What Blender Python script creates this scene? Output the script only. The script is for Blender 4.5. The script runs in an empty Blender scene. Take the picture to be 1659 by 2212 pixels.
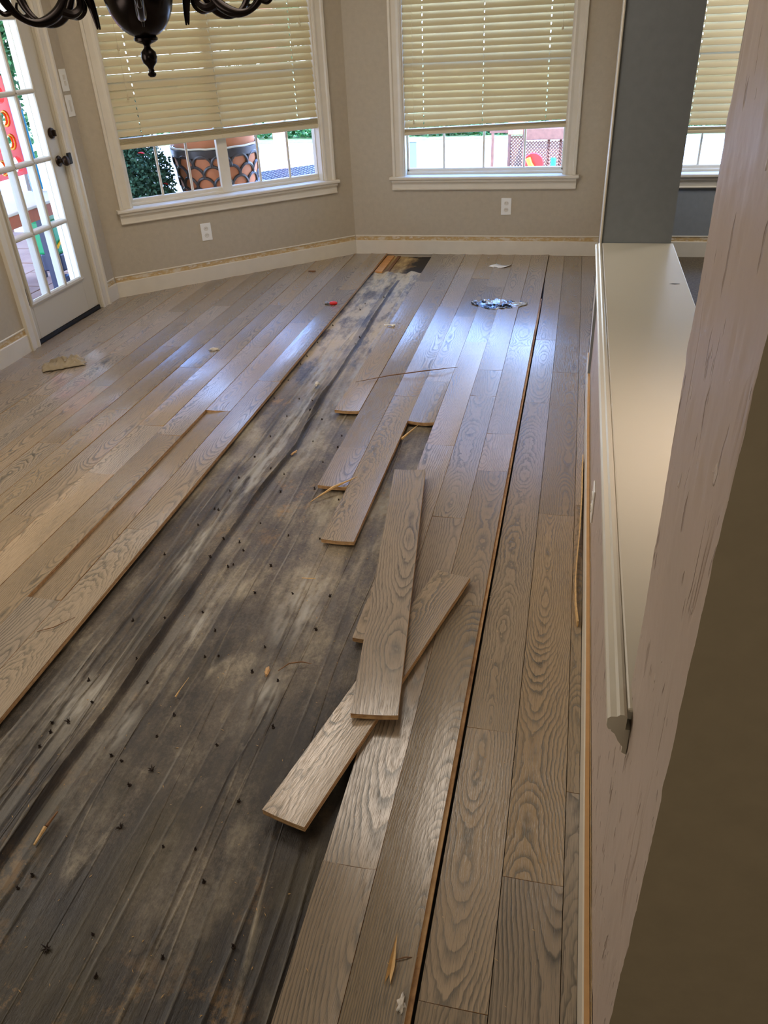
import bpy, math, random
from mathutils import Vector, Matrix, noise
random.seed(7)
PI = math.pi
S = bpy.context.scene
C = S.collection

# ------------------------------------------------------------------ camera
cam = bpy.data.objects.new('camera', bpy.data.cameras.new('camera'))
C.objects.link(cam)
r_, u_, f_ = (0.97497444, 0.21762861, -0.04541606), (-0.07954044, 0.53223232, 0.84285353), (-0.20760094, 0.81814824, -0.53622318)
cam.matrix_world = Matrix(((r_[0], u_[0], -f_[0], 0), (r_[1], u_[1], -f_[1], 0), (r_[2], u_[2], -f_[2], 1.6), (0, 0, 0, 1)))
cam.data.sensor_fit = 'HORIZONTAL'; cam.data.sensor_width = 36; cam.data.lens = 36.178
cam.data.clip_start = 0.02
S.camera = cam
# ------------------------------------------------------------------ world, lights, exposure
w = bpy.data.worlds.new('sky'); S.world = w; w.use_nodes = True
nt = w.node_tree; bg = nt.nodes['Background']
tc = nt.nodes.new('ShaderNodeTexCoord'); sp = nt.nodes.new('ShaderNodeSeparateXYZ'); rp = nt.nodes.new('ShaderNodeValToRGB')
nt.links.new(tc.outputs['Generated'], sp.inputs[0]); nt.links.new(sp.outputs['Z'], rp.inputs[0]); nt.links.new(rp.outputs[0], bg.inputs[0])
rp.color_ramp.elements[0].position = 0.0; rp.color_ramp.elements[0].color = (0.66, 0.81, 1.0, 1)
rp.color_ramp.elements[1].position = 0.45; rp.color_ramp.elements[1].color = (0.20, 0.40, 1.0, 1)
bg.inputs[1].default_value = 13.5

def lamp(name, kind, loc, direction, energy, color, size=None, size_y=None, angle=None, spread=None):
    L = bpy.data.lights.new(name, kind); L.energy = energy; L.color = color
    if size: L.shape = 'RECTANGLE'; L.size = size; L.size_y = size_y
    if angle is not None: L.angle = angle
    if spread: L.spread = spread
    o = bpy.data.objects.new(name, L); C.objects.link(o); o.location = loc
    o.rotation_euler = Vector(direction).to_track_quat('-Z', 'Y').to_euler()
    return o
lamp('sun', 'SUN', (4, -4, 9), (-0.30, 0.42, -1.0), 7.0, (1.0, 0.95, 0.86), angle=0.01)
# fills added for brightness, except the side room's window light
lamp('left_fill_light', 'AREA', (-3.05, 1.9, 1.55), (1, 0.40, -0.05), 54, (1.0, 0.905, 0.81), 2.2, 1.5)  # added fill at the left wall, no window modelled there
lamp('side_room_window_daylight', 'AREA', (1.0, 1.65, 1.65), (-0.62, 0.05, -1.0), 2.6, (1.0, 0.80, 0.69), 0.4, 0.4, spread=1.25)
lamp('side_room_fill_light', 'AREA', (1.9, 4.9, 2.55), (-0.3, 0.9, -1), 48, (1.0, 0.95, 0.92), 1.2, 1.2)  # added fill to brighten the side room's far wall
lamp('ceiling_fill_light', 'AREA', (-1.4, 3.3, 2.62), (0, 0.15, -1), 30, (1.0, 0.89, 0.76), 1.2, 1.2)  # added soft fill under the ceiling, no fixture there
lamp('back_fill_light', 'AREA', (0.6, -3.1, 1.6), (0.05, 1, -0.1), 26, (1.0, 0.92, 0.78), 1.8, 1.4)  # added fill from behind the camera for the pier's dark face
S.view_settings.view_transform = 'Standard'; S.view_settings.look = 'None'
S.view_settings.gamma = 1; S.view_settings.exposure = 0.12; S.view_settings.use_curve_mapping = False
S.cycles.use_denoising = True
S.cycles.max_bounces = 8; S.cycles.diffuse_bounces = 5; S.cycles.glossy_bounces = 4; S.cycles.transparent_max_bounces = 12
S.cycles.sample_clamp_indirect = 6; S.cycles.caustics_reflective = False; S.cycles.caustics_refractive = False

# ------------------------------------------------------------------ materials
def srgb(r, g, b):
    f = lambda c: (c / 255 / 12.92) if c <= 10 else ((c / 255 + 0.055) / 1.055) ** 2.4
    return (f(r), f(g), f(b), 1)
class NB:
    def __init__(s, name):
        s.m = bpy.data.materials.new(name); s.m.use_nodes = True; s.t = s.m.node_tree; s.p = s.t.nodes['Principled BSDF']
    def n(s, k, **kw):
        x = s.t.nodes.new('ShaderNode' + k)
        for a, b in kw.items(): setattr(x, a, b)
        return x
    def l(s, a, b): s.t.links.new(a, b)
    def math(s, op, a, b=None, c=None, clamp=False):
        x = s.n('Math', operation=op); x.use_clamp = clamp
        for i, v in enumerate((a, b, c)):
            if v is None: continue
            if isinstance(v, (int, float)): x.inputs[i].default_value = v
            else: s.l(v, x.inputs[i])
        return x.outputs[0]
    def noise(s, vec, scale, detail=2, rough=0.5, out='Fac'):
        x = s.n('TexNoise'); x.inputs['Scale'].default_value = scale; x.inputs['Detail'].default_value = detail; x.inputs['Roughness'].default_value = rough
        if vec is not None: s.l(vec, x.inputs['Vector'])
        return x.outputs[out]
    def mapv(s, vec, scale, loc=(0, 0, 0)):
        x = s.n('Mapping'); x.inputs['Scale'].default_value = scale; x.inputs['Location'].default_value = loc; s.l(vec, x.inputs['Vector']); return x.outputs[0]
    def ramp(s, fac, stops):
        x = s.n('ValToRGB'); e = x.color_ramp.elements
        while len(e) < len(stops): e.new(0.5)
        for i, (p, c) in enumerate(stops): e[i].position = p; e[i].color = c if len(c) == 4 else (*c, 1)
        s.l(fac, x.inputs[0]); return x.outputs[0]
    def mix(s, fac, a, b, mode='MIX'):
        x = s.n('Mix', data_type='RGBA', blend_type=mode)
        for i, v in ((0, fac), (6, a), (7, b)):
            if isinstance(v, (int, float, tuple)): x.inputs[i].default_value = v
            else: s.l(v, x.inputs[i])
        return x.outputs[2]
    def bump(s, h, strength, dist):
        x = s.n('Bump'); x.inputs['Strength'].default_value = strength; x.inputs['Distance'].default_value = dist
        s.l(h, x.inputs['Height']); s.l(x.outputs[0], s.p.inputs['Normal'])
    def set(s, color=None, rough=None, metal=None, spec=None):
        for k, v in (('Base Color', color), ('Roughness', rough), ('Metallic', metal), ('Specular IOR Level', spec)):
            if v is None: continue
            if isinstance(v, (int, float, tuple)): s.p.inputs[k].default_value = v
            else: s.l(v, s.p.inputs[k])
        return s.m
    def obj(s): return s.n('TexCoord').outputs['Object']

def plain(name, col, rough=0.5, metal=0, spec=0.5, var=0.0, scale=8):
    b = NB(name)
    if var:
        nz = b.noise(b.obj(), scale, 4)
        d = tuple(c * (1 - var) for c in col[:3]) + (1,); l = tuple(min(1, c * (1 + var)) for c in col[:3]) + (1,)
        b.set(color=b.ramp(nz, [(0.3, d), (0.7, l)]))
    else: b.set(color=col)
    return b.set(rough=rough, metal=metal, spec=spec)

def oak(name, base, base2, dark, rough=0.16):
    b = NB(name); v = b.obj(); sx = b.n('SeparateXYZ'); b.l(v, sx.inputs[0]); x, y = sx.outputs[0], sx.outputs[1]
    rnd = b.n('ObjectInfo').outputs['Random']
    wn = b.n('TexWhiteNoise', noise_dimensions='1D'); b.l(b.math('MULTIPLY', rnd, 777.7), wn.inputs['W'])
    rc = b.n('SeparateColor'); b.l(wn.outputs['Color'], rc.inputs[0]); r1, r2, r3 = rc.outputs[0], rc.outputs[1], rc.outputs[2]
    cx = b.n('CombineXYZ'); b.l(b.math('MULTIPLY', x, 9), cx.inputs[0]); b.l(b.math('MULTIPLY', y, 3.0), cx.inputs[1]); b.l(b.math('MULTIPLY', rnd, 93), cx.inputs[2])
    cf = b.n('CombineXYZ'); b.l(b.math('MULTIPLY', x, 60), cf.inputs[0]); b.l(b.math('MULTIPLY', y, 34), cf.inputs[1]); b.l(b.math('MULTIPLY', rnd, 57), cf.inputs[2])
    N1 = b.noise(cx.outputs[0], 1.0, 1); N2 = b.noise(cf.outputs[0], 1.0, 1)
    cy = b.n('CombineXYZ'); b.l(b.math('MULTIPLY', y, 1.7), cy.inputs[1]); b.l(b.math('MULTIPLY', rnd, 31), cy.inputs[0])
    N3 = b.noise(cy.outputs[0], 1.0, 2)
    N4 = b.noise(b.mapv(cx.outputs[0], (1.6, 0.45, 1), (4, 4, 4)), 1.0, 2)
    X = b.math('ADD', b.math('ADD', x, b.math('MULTIPLY', b.math('SUBTRACT', r1, 0.5), 0.13)), b.math('MULTIPLY', b.math('SUBTRACT', N1, 0.5), 0.035))
    Z = b.math('ADD', b.math('MULTIPLY_ADD', y, b.math('MULTIPLY', b.math('SUBTRACT', r2, 0.5), 0.17), 0.045), b.math('MULTIPLY', b.math('SUBTRACT', N3, 0.45), 0.14))
    rr = b.math('SQRT', b.math('ADD', b.math('MULTIPLY', X, X), b.math('MULTIPLY', Z, Z)))
    wig = b.math('MULTIPLY', N2, b.math('MULTIPLY_ADD', b.math('MULTIPLY', r1, r2), 1.9, 0.35))
    ph = b.math('ADD', b.math('MULTIPLY', rr, b.math('MULTIPLY_ADD', r3, 70, 125)), b.math('ADD', wig, b.math('MULTIPLY', N1, 1.2)))
    fr = b.math('FRACT', ph)
    cp = b.n('CombineXYZ'); b.l(b.math('MULTIPLY', x, 900), cp.inputs[0]); b.l(b.math('MULTIPLY', y, 22), cp.inputs[1]); b.l(b.math('MULTIPLY', rnd, 11), cp.inputs[2])
    P = b.noise(cp.outputs[0], 1.0, 2, 0.6)
    tooth = b.math('POWER', b.math('SUBTRACT', 1.0, fr, clamp=True), b.math('MULTIPLY_ADD', N4, 5.0, 0.3))
    tooth = b.math('MULTIPLY', tooth, b.math('MULTIPLY', fr, 9.0, clamp=True))
    fac = b.math('MULTIPLY', b.math('MULTIPLY_ADD', b.math('SUBTRACT', P, 0.5), 0.9, b.math('MULTIPLY', tooth, 1.15)), b.math('MULTIPLY_ADD', b.math('SUBTRACT', N1, 0.3), 1.6, 0.55), clamp=True)
    bc = b.mix(r2, base, base2)
    col = b.mix(fac, bc, dark)
    pf = b.math('MULTIPLY', b.math('SUBTRACT', P, 0.53, clamp=True), 2.6, clamp=True)
    col = b.mix(pf, col, tuple(c * 0.55 for c in dark[:3]) + (1,))
    hs = b.n('HueSaturation'); b.l(col, hs.inputs['Color']); b.l(b.math('MULTIPLY_ADD', r1, 0.34, 0.76), hs.inputs['Value']); b.l(b.math('MULTIPLY_ADD', r3, 0.3, 0.72), hs.inputs['Saturation'])
    b.set(color=hs.outputs[0], rough=b.math('MULTIPLY_ADD', fac, 0.12, b.math('MULTIPLY_ADD', r3, 0.05, rough)), spec=0.72)
    b.bump(b.math('SUBTRACT', b.math('MULTIPLY', N1, 1.5), b.math('ADD', b.math('MULTIPLY', fac, 0.5), pf)), 0.35, 0.0006)
    return b.m
M_OAK = oak('grey_stained_oak', srgb(175, 151, 119), srgb(160, 141, 114), srgb(84, 80, 69))
def ply():
    b = NB('plywood_edge'); v = b.obj(); m = b.mapv(v, (3, 3, 420)); n1 = b.noise(m, 1, 1); n2 = b.noise(v, 60, 3)
    c = b.ramp(b.math('ADD', b.math('MULTIPLY', n1, 0.7), b.math('MULTIPLY', n2, 0.3)), [(0.35, srgb(128, 92, 60)), (0.5, srgb(192, 152, 106)), (0.62, srgb(214, 180, 132))])
    return b.set(color=c, rough=0.7)
M_PLY = ply()
def felt():
    b = NB('dark_felt_underlayment'); v = b.obj()
    at = b.n('Attribute', attribute_name='wear_shade').outputs['Fac']
    sx = b.n('SeparateXYZ'); b.l(v, sx.inputs[0]); y_ramp = b.math('MULTIPLY_ADD', sx.outputs[1], 0.8, -0.62, clamp=True)
    a = b.noise(b.mapv(v, (1, 0.5, 1), (3.1, 1.7, 0)), 2.4, 7, 0.66)
    s1 = b.noise(b.mapv(v, (1, 0.10, 1)), 30, 5, 0.65); sc = b.noise(b.mapv(v, (1, 0.06, 1), (2, 0, 0)), 6, 2, 0.5)
    p = b.noise(b.mapv(v, (1, 0.6, 1), (9, 4, 0)), 5, 10, 0.78); q = b.noise(b.mapv(v, (1, 0.8, 1)), 120, 4, 0.7)
    o = b.noise(b.mapv(v, (1, 0.8, 1), (2, 7.3, 3)), 10, 9, 0.8); o2 = b.noise(b.mapv(v, (1, 0.8, 1), (5, 1.3, 1)), 2.0, 2)
    f = b.math('ADD', b.math('ADD', b.math('MULTIPLY', a, 0.48), b.math('MULTIPLY', s1, 0.15)), b.math('ADD', b.math('MULTIPLY', p, 0.27), b.math('MULTIPLY', q, 0.17)))
    f = b.math('ADD', f, b.math('MULTIPLY', b.math('SUBTRACT', y_ramp, 0.95), 0.13))  # felt tone gets darker towards the near end
    col = b.ramp(f, [(0.36, srgb(24, 21, 16)), (0.45, srgb(54, 47, 37)), (0.52, srgb(90, 80, 66)), (0.61, srgb(136, 124, 102))])
    dust = b.math('MULTIPLY', b.math('MULTIPLY', b.math('SUBTRACT', p, 0.49, clamp=True), 7, clamp=True), b.math('MULTIPLY', b.math('SUBTRACT', a, 0.46, clamp=True), 7, clamp=True), clamp=True)
    col = b.mix(b.math('MULTIPLY', b.math('MULTIPLY', dust, 0.75), b.math('MULTIPLY_ADD', y_ramp, 0.8, 0.2)), col, srgb(176, 168, 146))
    och = b.math('MULTIPLY', b.math('MULTIPLY', b.math('SUBTRACT', o, 0.53, clamp=True), 12, clamp=True), b.math('MULTIPLY', b.math('SUBTRACT', o2, 0.52, clamp=True), 8, clamp=True), clamp=True)
    col = b.mix(b.math('MULTIPLY', och, 0.6), col, srgb(166, 128, 72))
    # long thin pressed lines and the dark tracks between them
    ln = b.math('SUBTRACT', 1.0, b.math('MULTIPLY', b.math('ABSOLUTE', b.math('SUBTRACT', sc, 0.5)), 90), clamp=True)
    trk = b.math('MULTIPLY', b.math('SUBTRACT', b.noise(b.mapv(v, (1, 0.07, 1), (6, 0, 0)), 22, 2), 0.56, clamp=True), 8, clamp=True)
    col = b.mix(b.math('MULTIPLY', trk, 0.42), col, srgb(38, 35, 33))
    col = b.mix(b.math('MULTIPLY', ln, b.math('MULTIPLY', b.math('SUBTRACT', p, 0.44, clamp=True), 3.5, clamp=True)), col, srgb(170, 160, 138))
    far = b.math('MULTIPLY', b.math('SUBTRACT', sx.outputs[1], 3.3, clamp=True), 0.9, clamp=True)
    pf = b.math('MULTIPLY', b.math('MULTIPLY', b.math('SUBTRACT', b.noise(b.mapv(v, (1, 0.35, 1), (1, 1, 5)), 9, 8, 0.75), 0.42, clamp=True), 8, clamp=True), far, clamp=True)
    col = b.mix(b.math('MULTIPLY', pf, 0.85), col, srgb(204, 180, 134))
    ol = b.math('MULTIPLY', b.math('MULTIPLY', b.math('SUBTRACT', b.noise(b.mapv(v, (1, 0.5, 1), (7, 7, 1)), 5, 4), 0.5, clamp=True), 8, clamp=True), b.math('SUBTRACT', 1.0, y_ramp), clamp=True)
    col = b.mix(b.math('MULTIPLY', ol, 0.45), col, srgb(70, 60, 24))
    # wear attribute: above one half dusty ridges, below one half clean felt and painted fold shade
    col = b.mix(b.math('MULTIPLY', b.math('SUBTRACT', at, 0.5, clamp=True), 1.5, clamp=True), col, srgb(168, 164, 152))
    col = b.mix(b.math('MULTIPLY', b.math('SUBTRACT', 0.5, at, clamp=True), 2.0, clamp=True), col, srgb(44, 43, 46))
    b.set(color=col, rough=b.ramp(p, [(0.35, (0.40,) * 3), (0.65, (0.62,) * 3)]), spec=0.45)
    b.bump(b.math('ADD', b.math('ADD', b.math('MULTIPLY', s1, 1.2), b.math('MULTIPLY', p, 0.8)), b.math('ADD', b.math('MULTIPLY', ln, 0.5), b.math('MULTIPLY', q, 0.35))), 0.9, 0.004)
    return b.m
M_FELT = felt()
def subwood():
    b = NB('mouldy_subfloor_board'); v = b.obj(); a = b.noise(b.mapv(v, (1, 0.3, 1)), 14, 5, 0.6); k = b.noise(b.mapv(v, (1, 1, 1), (4, 2, 0)), 7, 6, 0.65)
    col = b.ramp(a, [(0.35, srgb(120, 92, 58)), (0.6, srgb(196, 168, 116))])
    sx = b.n('SeparateXYZ'); b.l(v, sx.inputs[0])
    side = b.math('MULTIPLY_ADD', sx.outputs[0], 2.2, 2.85)
    dk = b.math('MULTIPLY', b.math('SUBTRACT', b.math('ADD', k, side), 0.56), 6, clamp=True)
    return b.set(color=b.mix(dk, col, srgb(40, 34, 26)), rough=0.75)
M_SUB = subwood()
def wallpaint(name, col, bump=0.35, sc=7):
    b = NB(name); v = b.obj(); n1 = b.noise(v, sc, 6, 0.55); n2 = b.noise(v, sc * 4, 4, 0.6)
    h = b.math('ADD', b.math('MULTIPLY', b.math('SUBTRACT', n1, 0.5, clamp=True), 3, clamp=True), b.math('MULTIPLY', n2, 0.25))
    b.set(color=b.ramp(n2, [(0.3, tuple(c * 0.95 for c in col[:3]) + (1,)), (0.7, tuple(c * 1.04 for c in col[:3]) + (1,))]), rough=0.6, spec=0.3)
    b.bump(h, bump, 0.004); return b.m
M_WALL = wallpaint('taupe_wall_paint', srgb(177, 165, 144))
M_GREY = wallpaint('grey_wall_paint', srgb(130, 134, 136), 0.25)
M_SHADE = wallpaint('shaded_wall_paint', srgb(150, 134, 108), 0.2)  # wall paint darkened for the pier's shaded end face
M_CEIL = plain('ceiling_paint', srgb(226, 220, 208), 0.8)
def rough_plaster():
    b = NB('rough_knockdown_plaster'); v = b.obj()
    p = b.noise(b.mapv(v, (1, 1, 0.30), (0, 3, 1)), 44, 2, 0.5); q = b.noise(b.mapv(v, (1, 1, 0.7), (3, 1, 8)), 42, 2); a = b.noise(v, 5, 4); g = b.noise(b.mapv(v, (1, 1, 0.12), (0, 5, 2)), 9, 3, 0.5); m_ = b.noise(v, 3.3, 2)
    pit = b.math('MULTIPLY', b.math('MULTIPLY', b.math('SUBTRACT', p, 0.655, clamp=True), 22, clamp=True), b.math('MULTIPLY_ADD', a, 2.4, -0.5, clamp=True))
    lump = b.math('MULTIPLY', b.math('SUBTRACT', q, 0.70, clamp=True), 20, clamp=True)
    grv = b.math('MULTIPLY', b.math('SUBTRACT', 1.0, b.math('MULTIPLY', b.math('ABSOLUTE', b.math('SUBTRACT', g, 0.5)), 60), clamp=True), b.math('MULTIPLY', b.math('SUBTRACT', m_, 0.5, clamp=True), 9, clamp=True))
    col = b.mix(a, srgb(182, 164, 150), srgb(170, 156, 142)); col = b.mix(b.math('MULTIPLY', pit, 0.75), col, srgb(104, 82, 66)); col = b.mix(b.math('MULTIPLY', grv, 0.5), col, srgb(132, 106, 86)); col = b.mix(b.math('MULTIPLY', lump, 0.35), col, srgb(212, 200, 184))
    b.set(color=col, rough=0.45, spec=0.4)
    b.bump(b.math('ADD', b.math('SUBTRACT', b.math('SUBTRACT', b.math('MULTIPLY', lump, 0.7), b.math('MULTIPLY', grv, 0.7)), pit), b.math('MULTIPLY', b.noise(v, 16, 3), 0.7)), 0.9, 0.004); return b.m
M_PLAST = rough_plaster()
M_TRIM = plain('white_trim_paint', srgb(212, 203, 184), 0.34, var=0.03, scale=12)
M_DOOR = plain('cream_door_paint', srgb(194, 185, 164), 0.4)
M_CAP = plain('glossy_cream_cap_paint', srgb(198, 192, 174), 0.32, var=0.02, scale=3)
def torn():
    b = NB('torn_drywall_paper'); v = b.obj(); n1 = b.noise(b.mapv(v, (1, 1, 3)), 9, 4, 0.6); n2 = b.noise(v, 50, 4)
    c = b.ramp(b.math('ADD', b.math('MULTIPLY', n1, 0.75), b.math('MULTIPLY', n2, 0.25)), [(0.4, srgb(205, 192, 168)), (0.5, srgb(188, 160, 112)), (0.56, srgb(178, 148, 98)), (0.64, srgb(212, 202, 184))])
    return b.set(color=c, rough=0.8)
M_TORN = torn()
M_MDF = plain('raw_fibreboard', srgb(196, 156, 106), 0.8, var=0.06, scale=30)
M_PINE = plain('split_pine', srgb(205, 168, 112), 0.7, var=0.18, scale=60)
M_BARK = plain('dark_split_wood', srgb(120, 84, 52), 0.8, var=0.25, scale=70)
M_BRONZE = plain('dark_bronze', srgb(26, 20, 18), 0.24, 0.85)
M_HARD = plain('aged_bronze_hardware', srgb(58, 46, 38), 0.34, 0.8)
M_BLACK = plain('black_rubber', srgb(18, 17, 17), 0.6)
M_PLATE = plain('white_plate_plastic', srgb(230, 228, 220), 0.35)
M_PLATE2 = plain('ivory_socket_plastic', srgb(212, 206, 192), 0.4)
def blindm():
    b = NB('ivory_blind_slat'); b.set(color=srgb(200, 183, 144), rough=0.42)
    tr = b.n('BsdfTranslucent'); tr.inputs[0].default_value = srgb(250, 236, 180); mx = b.n('MixShader'); mx.inputs[0].default_value = 0.10
    out = b.t.nodes['Material Output']; b.l(b.p.outputs[0], mx.inputs[1]); b.l(tr.outputs[0], mx.inputs[2]); b.l(mx.outputs[0], out.inputs[0]); return b.m
M_BLIND = blindm()
M_RAIL = plain('ivory_blind_rail', srgb(202, 188, 154), 0.4)
def glassm():
    b = NB('window_glass'); t = b.t; t.nodes.remove(b.p)
    tr = b.n('BsdfTransparent'); tr.inputs[0].default_value = (0.97, 0.985, 0.98, 1); gl = b.n('BsdfGlossy'); gl.inputs['Roughness'].default_value = 0.02
    lw = b.n('LayerWeight'); lw.inputs[0].default_value = 0.12; ge = b.n('NewGeometry'); mx = b.n('MixShader'); b.l(b.math('MULTIPLY', b.math('MULTIPLY', lw.outputs['Fresnel'], b.math('SUBTRACT', 1.0, ge.outputs['Backfacing'])), 0.8), mx.inputs[0]); b.l(tr.outputs[0], mx.inputs[1]); b.l(gl.outputs[0], mx.inputs[2])
    b.l(mx.outputs[0], t.nodes['Material Output'].inputs[0]); return b.m
M_GLASS = glassm()
M_NAIL = plain('rusty_staple', srgb(44, 32, 24), 0.7, 0.4)
M_CLOTH = plain('grubby_cream_cloth', srgb(160, 146, 122), 0.95, var=0.12, scale=25)
M_RED = plain('red_plastic', srgb(205, 28, 26), 0.3)
M_STEEL = plain('dull_steel', srgb(120, 120, 122), 0.35, 0.9)
M_PAPER = plain('white_paper', srgb(236, 230, 214), 0.9)
M_LINT = plain('grey_lint', srgb(206, 198, 186), 0.95, var=0.15, scale=90)
def foilm():
    b = NB('crinkled_clear_film'); n1 = b.noise(b.mapv(b.obj(), (0.35, 1, 1)), 26, 2); c = b.ramp(n1, [(0.44, srgb(34, 40, 52)), (0.5, srgb(110, 122, 140)), (0.56, srgb(200, 206, 214))])
    return b.set(color=c, rough=0.14, metal=0.35)
M_FOIL = foilm()
M_CARPET = plain('brown_carpet', srgb(92, 80, 62), 0.95, var=0.35, scale=70)
# outside
M_CONC = plain('pale_concrete', srgb(214, 208, 198), 0.9, var=0.05, scale=2)
def flag():
    b = NB('sandstone_paving'); n1 = b.noise(b.obj(), 3, 5); return b.set(color=b.ramp(n1, [(0.35, srgb(120, 78, 56)), (0.65, srgb(150, 108, 80))]), rough=0.85)
M_FLAG = flag()
M_LAWN = plain('lawn_green', srgb(130, 150, 90), 0.95, var=0.15, scale=20)
M_BRICK = plain('red_brick', srgb(160, 74, 56), 0.85, var=0.22, scale=14)
M_MORT = plain('mortar', srgb(200, 190, 176), 0.9)
M_CREAM = plain('cream_exterior_trim', srgb(214, 200, 176), 0.6)
M_TOYRED = plain('red_toy_plastic', srgb(222, 40, 28), 0.35)
M_TOYYEL = plain('yellow_toy_plastic', srgb(246, 178, 30), 0.35)
M_TOYBLUE = plain('blue_toy_plastic', srgb(30, 90, 210), 0.35)
M_CYAN = plain('light_blue_toy_plastic', srgb(40, 170, 230), 0.35)
M_TOYGRN = plain('green_toy_plastic', srgb(30, 150, 90), 0.35)
M_ORWOOD = plain('orange_stained_wood', srgb(176, 92, 48), 0.6, var=0.1, scale=20)
M_IRON = plain('dark_painted_metal', srgb(52, 52, 70), 0.45, 0.2)
M_TERRA = plain('terracotta_clay', srgb(196, 120, 78), 0.75, var=0.1, scale=10)
M_GLAZE = plain('dark_brown_glaze', srgb(72, 62, 58), 0.35, var=0.2, scale=12)
M_LEAFD = plain('dark_green_foliage', srgb(62, 100, 74), 0.7, var=0.35, scale=30)
M_LEAFL = plain('fresh_green_foliage', srgb(52, 100, 46), 0.7, var=0.35, scale=20)
M_FLOWER = plain('red_petals', srgb(226, 36, 30), 0.6)
M_TRUNK = plain('bark', srgb(96, 76, 58), 0.9, var=0.2, scale=30)
M_LATT = plain('weathered_red_brown_timber', srgb(130, 88, 70), 0.8, var=0.15, scale=20)
M_STUCCO = plain('orange_stucco', srgb(224, 140, 104), 0.85, var=0.05)
M_BOXGR = plain('grey_green_metal_cabinet', srgb(134, 150, 142), 0.6)

# ------------------------------------------------------------------ mesh helpers
class MB:
    def __init__(s): s.v = []; s.f = []; s.m = []
    def add(s, vs, fs, mi=0):
        k = len(s.v); s.v += [tuple(p) for p in vs]; s.f += [tuple(i + k for i in q) for q in fs]; s.m += [mi] * len(fs); return s
    def box(s, x0, x1, y0, y1, z0, z1, mi=0, mat=None):
        vs = [Vector(p) for p in ((x0, y0, z0), (x1, y0, z0), (x1, y1, z0), (x0, y1, z0), (x0, y0, z1), (x1, y0, z1), (x1, y1, z1), (x0, y1, z1))]
        if mat: vs = [mat @ p for p in vs]
        return s.add(vs, [(0, 3, 2, 1), (4, 5, 6, 7), (0, 1, 5, 4), (1, 2, 6, 5), (2, 3, 7, 6), (3, 0, 4, 7)], mi)
    def lathe(s, prof, n=24, mi=0, c=(0, 0, 0), mat=None):
        vs = []; fs = []
        for r, z in prof:
            for i in range(n):
                a = 2 * PI * i / n; p = Vector((c[0] + r * math.cos(a), c[1] + r * math.sin(a), c[2] + z)); vs.append(mat @ p if mat else p)
        for j in range(len(prof) - 1):
            for i in range(n): fs.append((j * n + i, j * n + (i + 1) % n, (j + 1) * n + (i + 1) % n, (j + 1) * n + i))
        return s.add(vs, fs, mi)
    def tube(s, pts, rad, n=8, mi=0):
        pts = [Vector(p) for p in pts]; vs = []; fs = []; m = len(pts)
        rad = [rad] * m if isinstance(rad, (int, float)) else rad
        up = Vector((0, 0, 1)); d0 = pts[1] - pts[0]
        if abs(d0.normalized().z) > 0.9: up = Vector((0, 1, 0))
        a = d0.cross(up).normalized()
        for i, p in enumerate(pts):
            d = (pts[min(i + 1, m - 1)] - pts[max(i - 1, 0)]).normalized(); a = (a - d * a.dot(d)).normalized(); b = d.cross(a)
            for k in range(n):
                t = 2 * PI * k / n; vs.append(p + (a * math.cos(t) + b * math.sin(t)) * rad[i])
        for i in range(m - 1):
            for k in range(n): fs.append((i * n + k, i * n + (k + 1) % n, (i + 1) * n + (k + 1) % n, (i + 1) * n + k))
        fs += [tuple(range(n - 1, -1, -1)), tuple(range((m - 1) * n, m * n))]
        return s.add(vs, fs, mi)
    def sweep(s, prof, x0, x1, axis='x', mi=0):
        """closed profile (y,z) swept along x, or (x,y) along z"""
        n = len(prof); vs = []
        for t in (x0, x1):
            for a, b in prof: vs.append((t, a, b) if axis == 'x' else (a, b, t))
        fs = [(i, (i + 1) % n, n + (i + 1) % n, n + i) for i in range(n)] + [tuple(range(n - 1, -1, -1)), tuple(range(n, 2 * n))]
        return s.add(vs, fs, mi)
    def build(s, name, mats, parent=None, smooth=False, bevel=0, loc=None):
        me = bpy.data.meshes.new(name); me.from_pydata(s.v, [], s.f)
        mats = mats if isinstance(mats, (list, tuple)) else [mats]
        for m in mats: me.materials.append(m)
        me.polygons.foreach_set('material_index', s.m)
        if smooth: me.polygons.foreach_set('use_smooth', [True] * len(me.polygons))
        me.update(); me.validate()
        import bmesh
        bm = bmesh.new(); bm.from_mesh(me); bmesh.ops.recalc_face_normals(bm, faces=bm.faces); bm.to_mesh(me); bm.free()
        o = bpy.data.objects.new(name, me); C.objects.link(o)
        if parent: o.parent = parent
        if loc is not None: o.location = loc
        if smooth:
            try: me.set_sharp_from_angle(angle=math.radians(40))
            except Exception: pass
        if bevel:
            b = o.modifiers.new('bevel', 'BEVEL'); b.width = bevel; b.segments = 2; b.limit_method = 'ANGLE'
        return o
def empty(name, loc=(0, 0, 0), rz=0):
    o = bpy.data.objects.new(name, None); C.objects.link(o); o.location = loc; o.rotation_euler = (0, 0, rz); o.empty_display_size = 0.1; return o
def tag(o, label, cat, group=None, kind=None):
    o['label'] = label; o['category'] = cat
    if group: o['group'] = group
    if kind: o['kind'] = kind
    return o
def struct(o, label=None):
    o['kind'] = 'structure'
    if label: o['label'] = label
    return o
def lerp(a, b, t): return a + (b - a) * t
def inst(me, name, parent, loc=(0, 0, 0), rot=(0, 0, 0), scale=(1, 1, 1)):
    o = bpy.data.objects.new(name, me); C.objects.link(o); o.parent = parent; o.location = loc; o.rotation_euler = rot; o.scale = scale; return o

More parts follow.
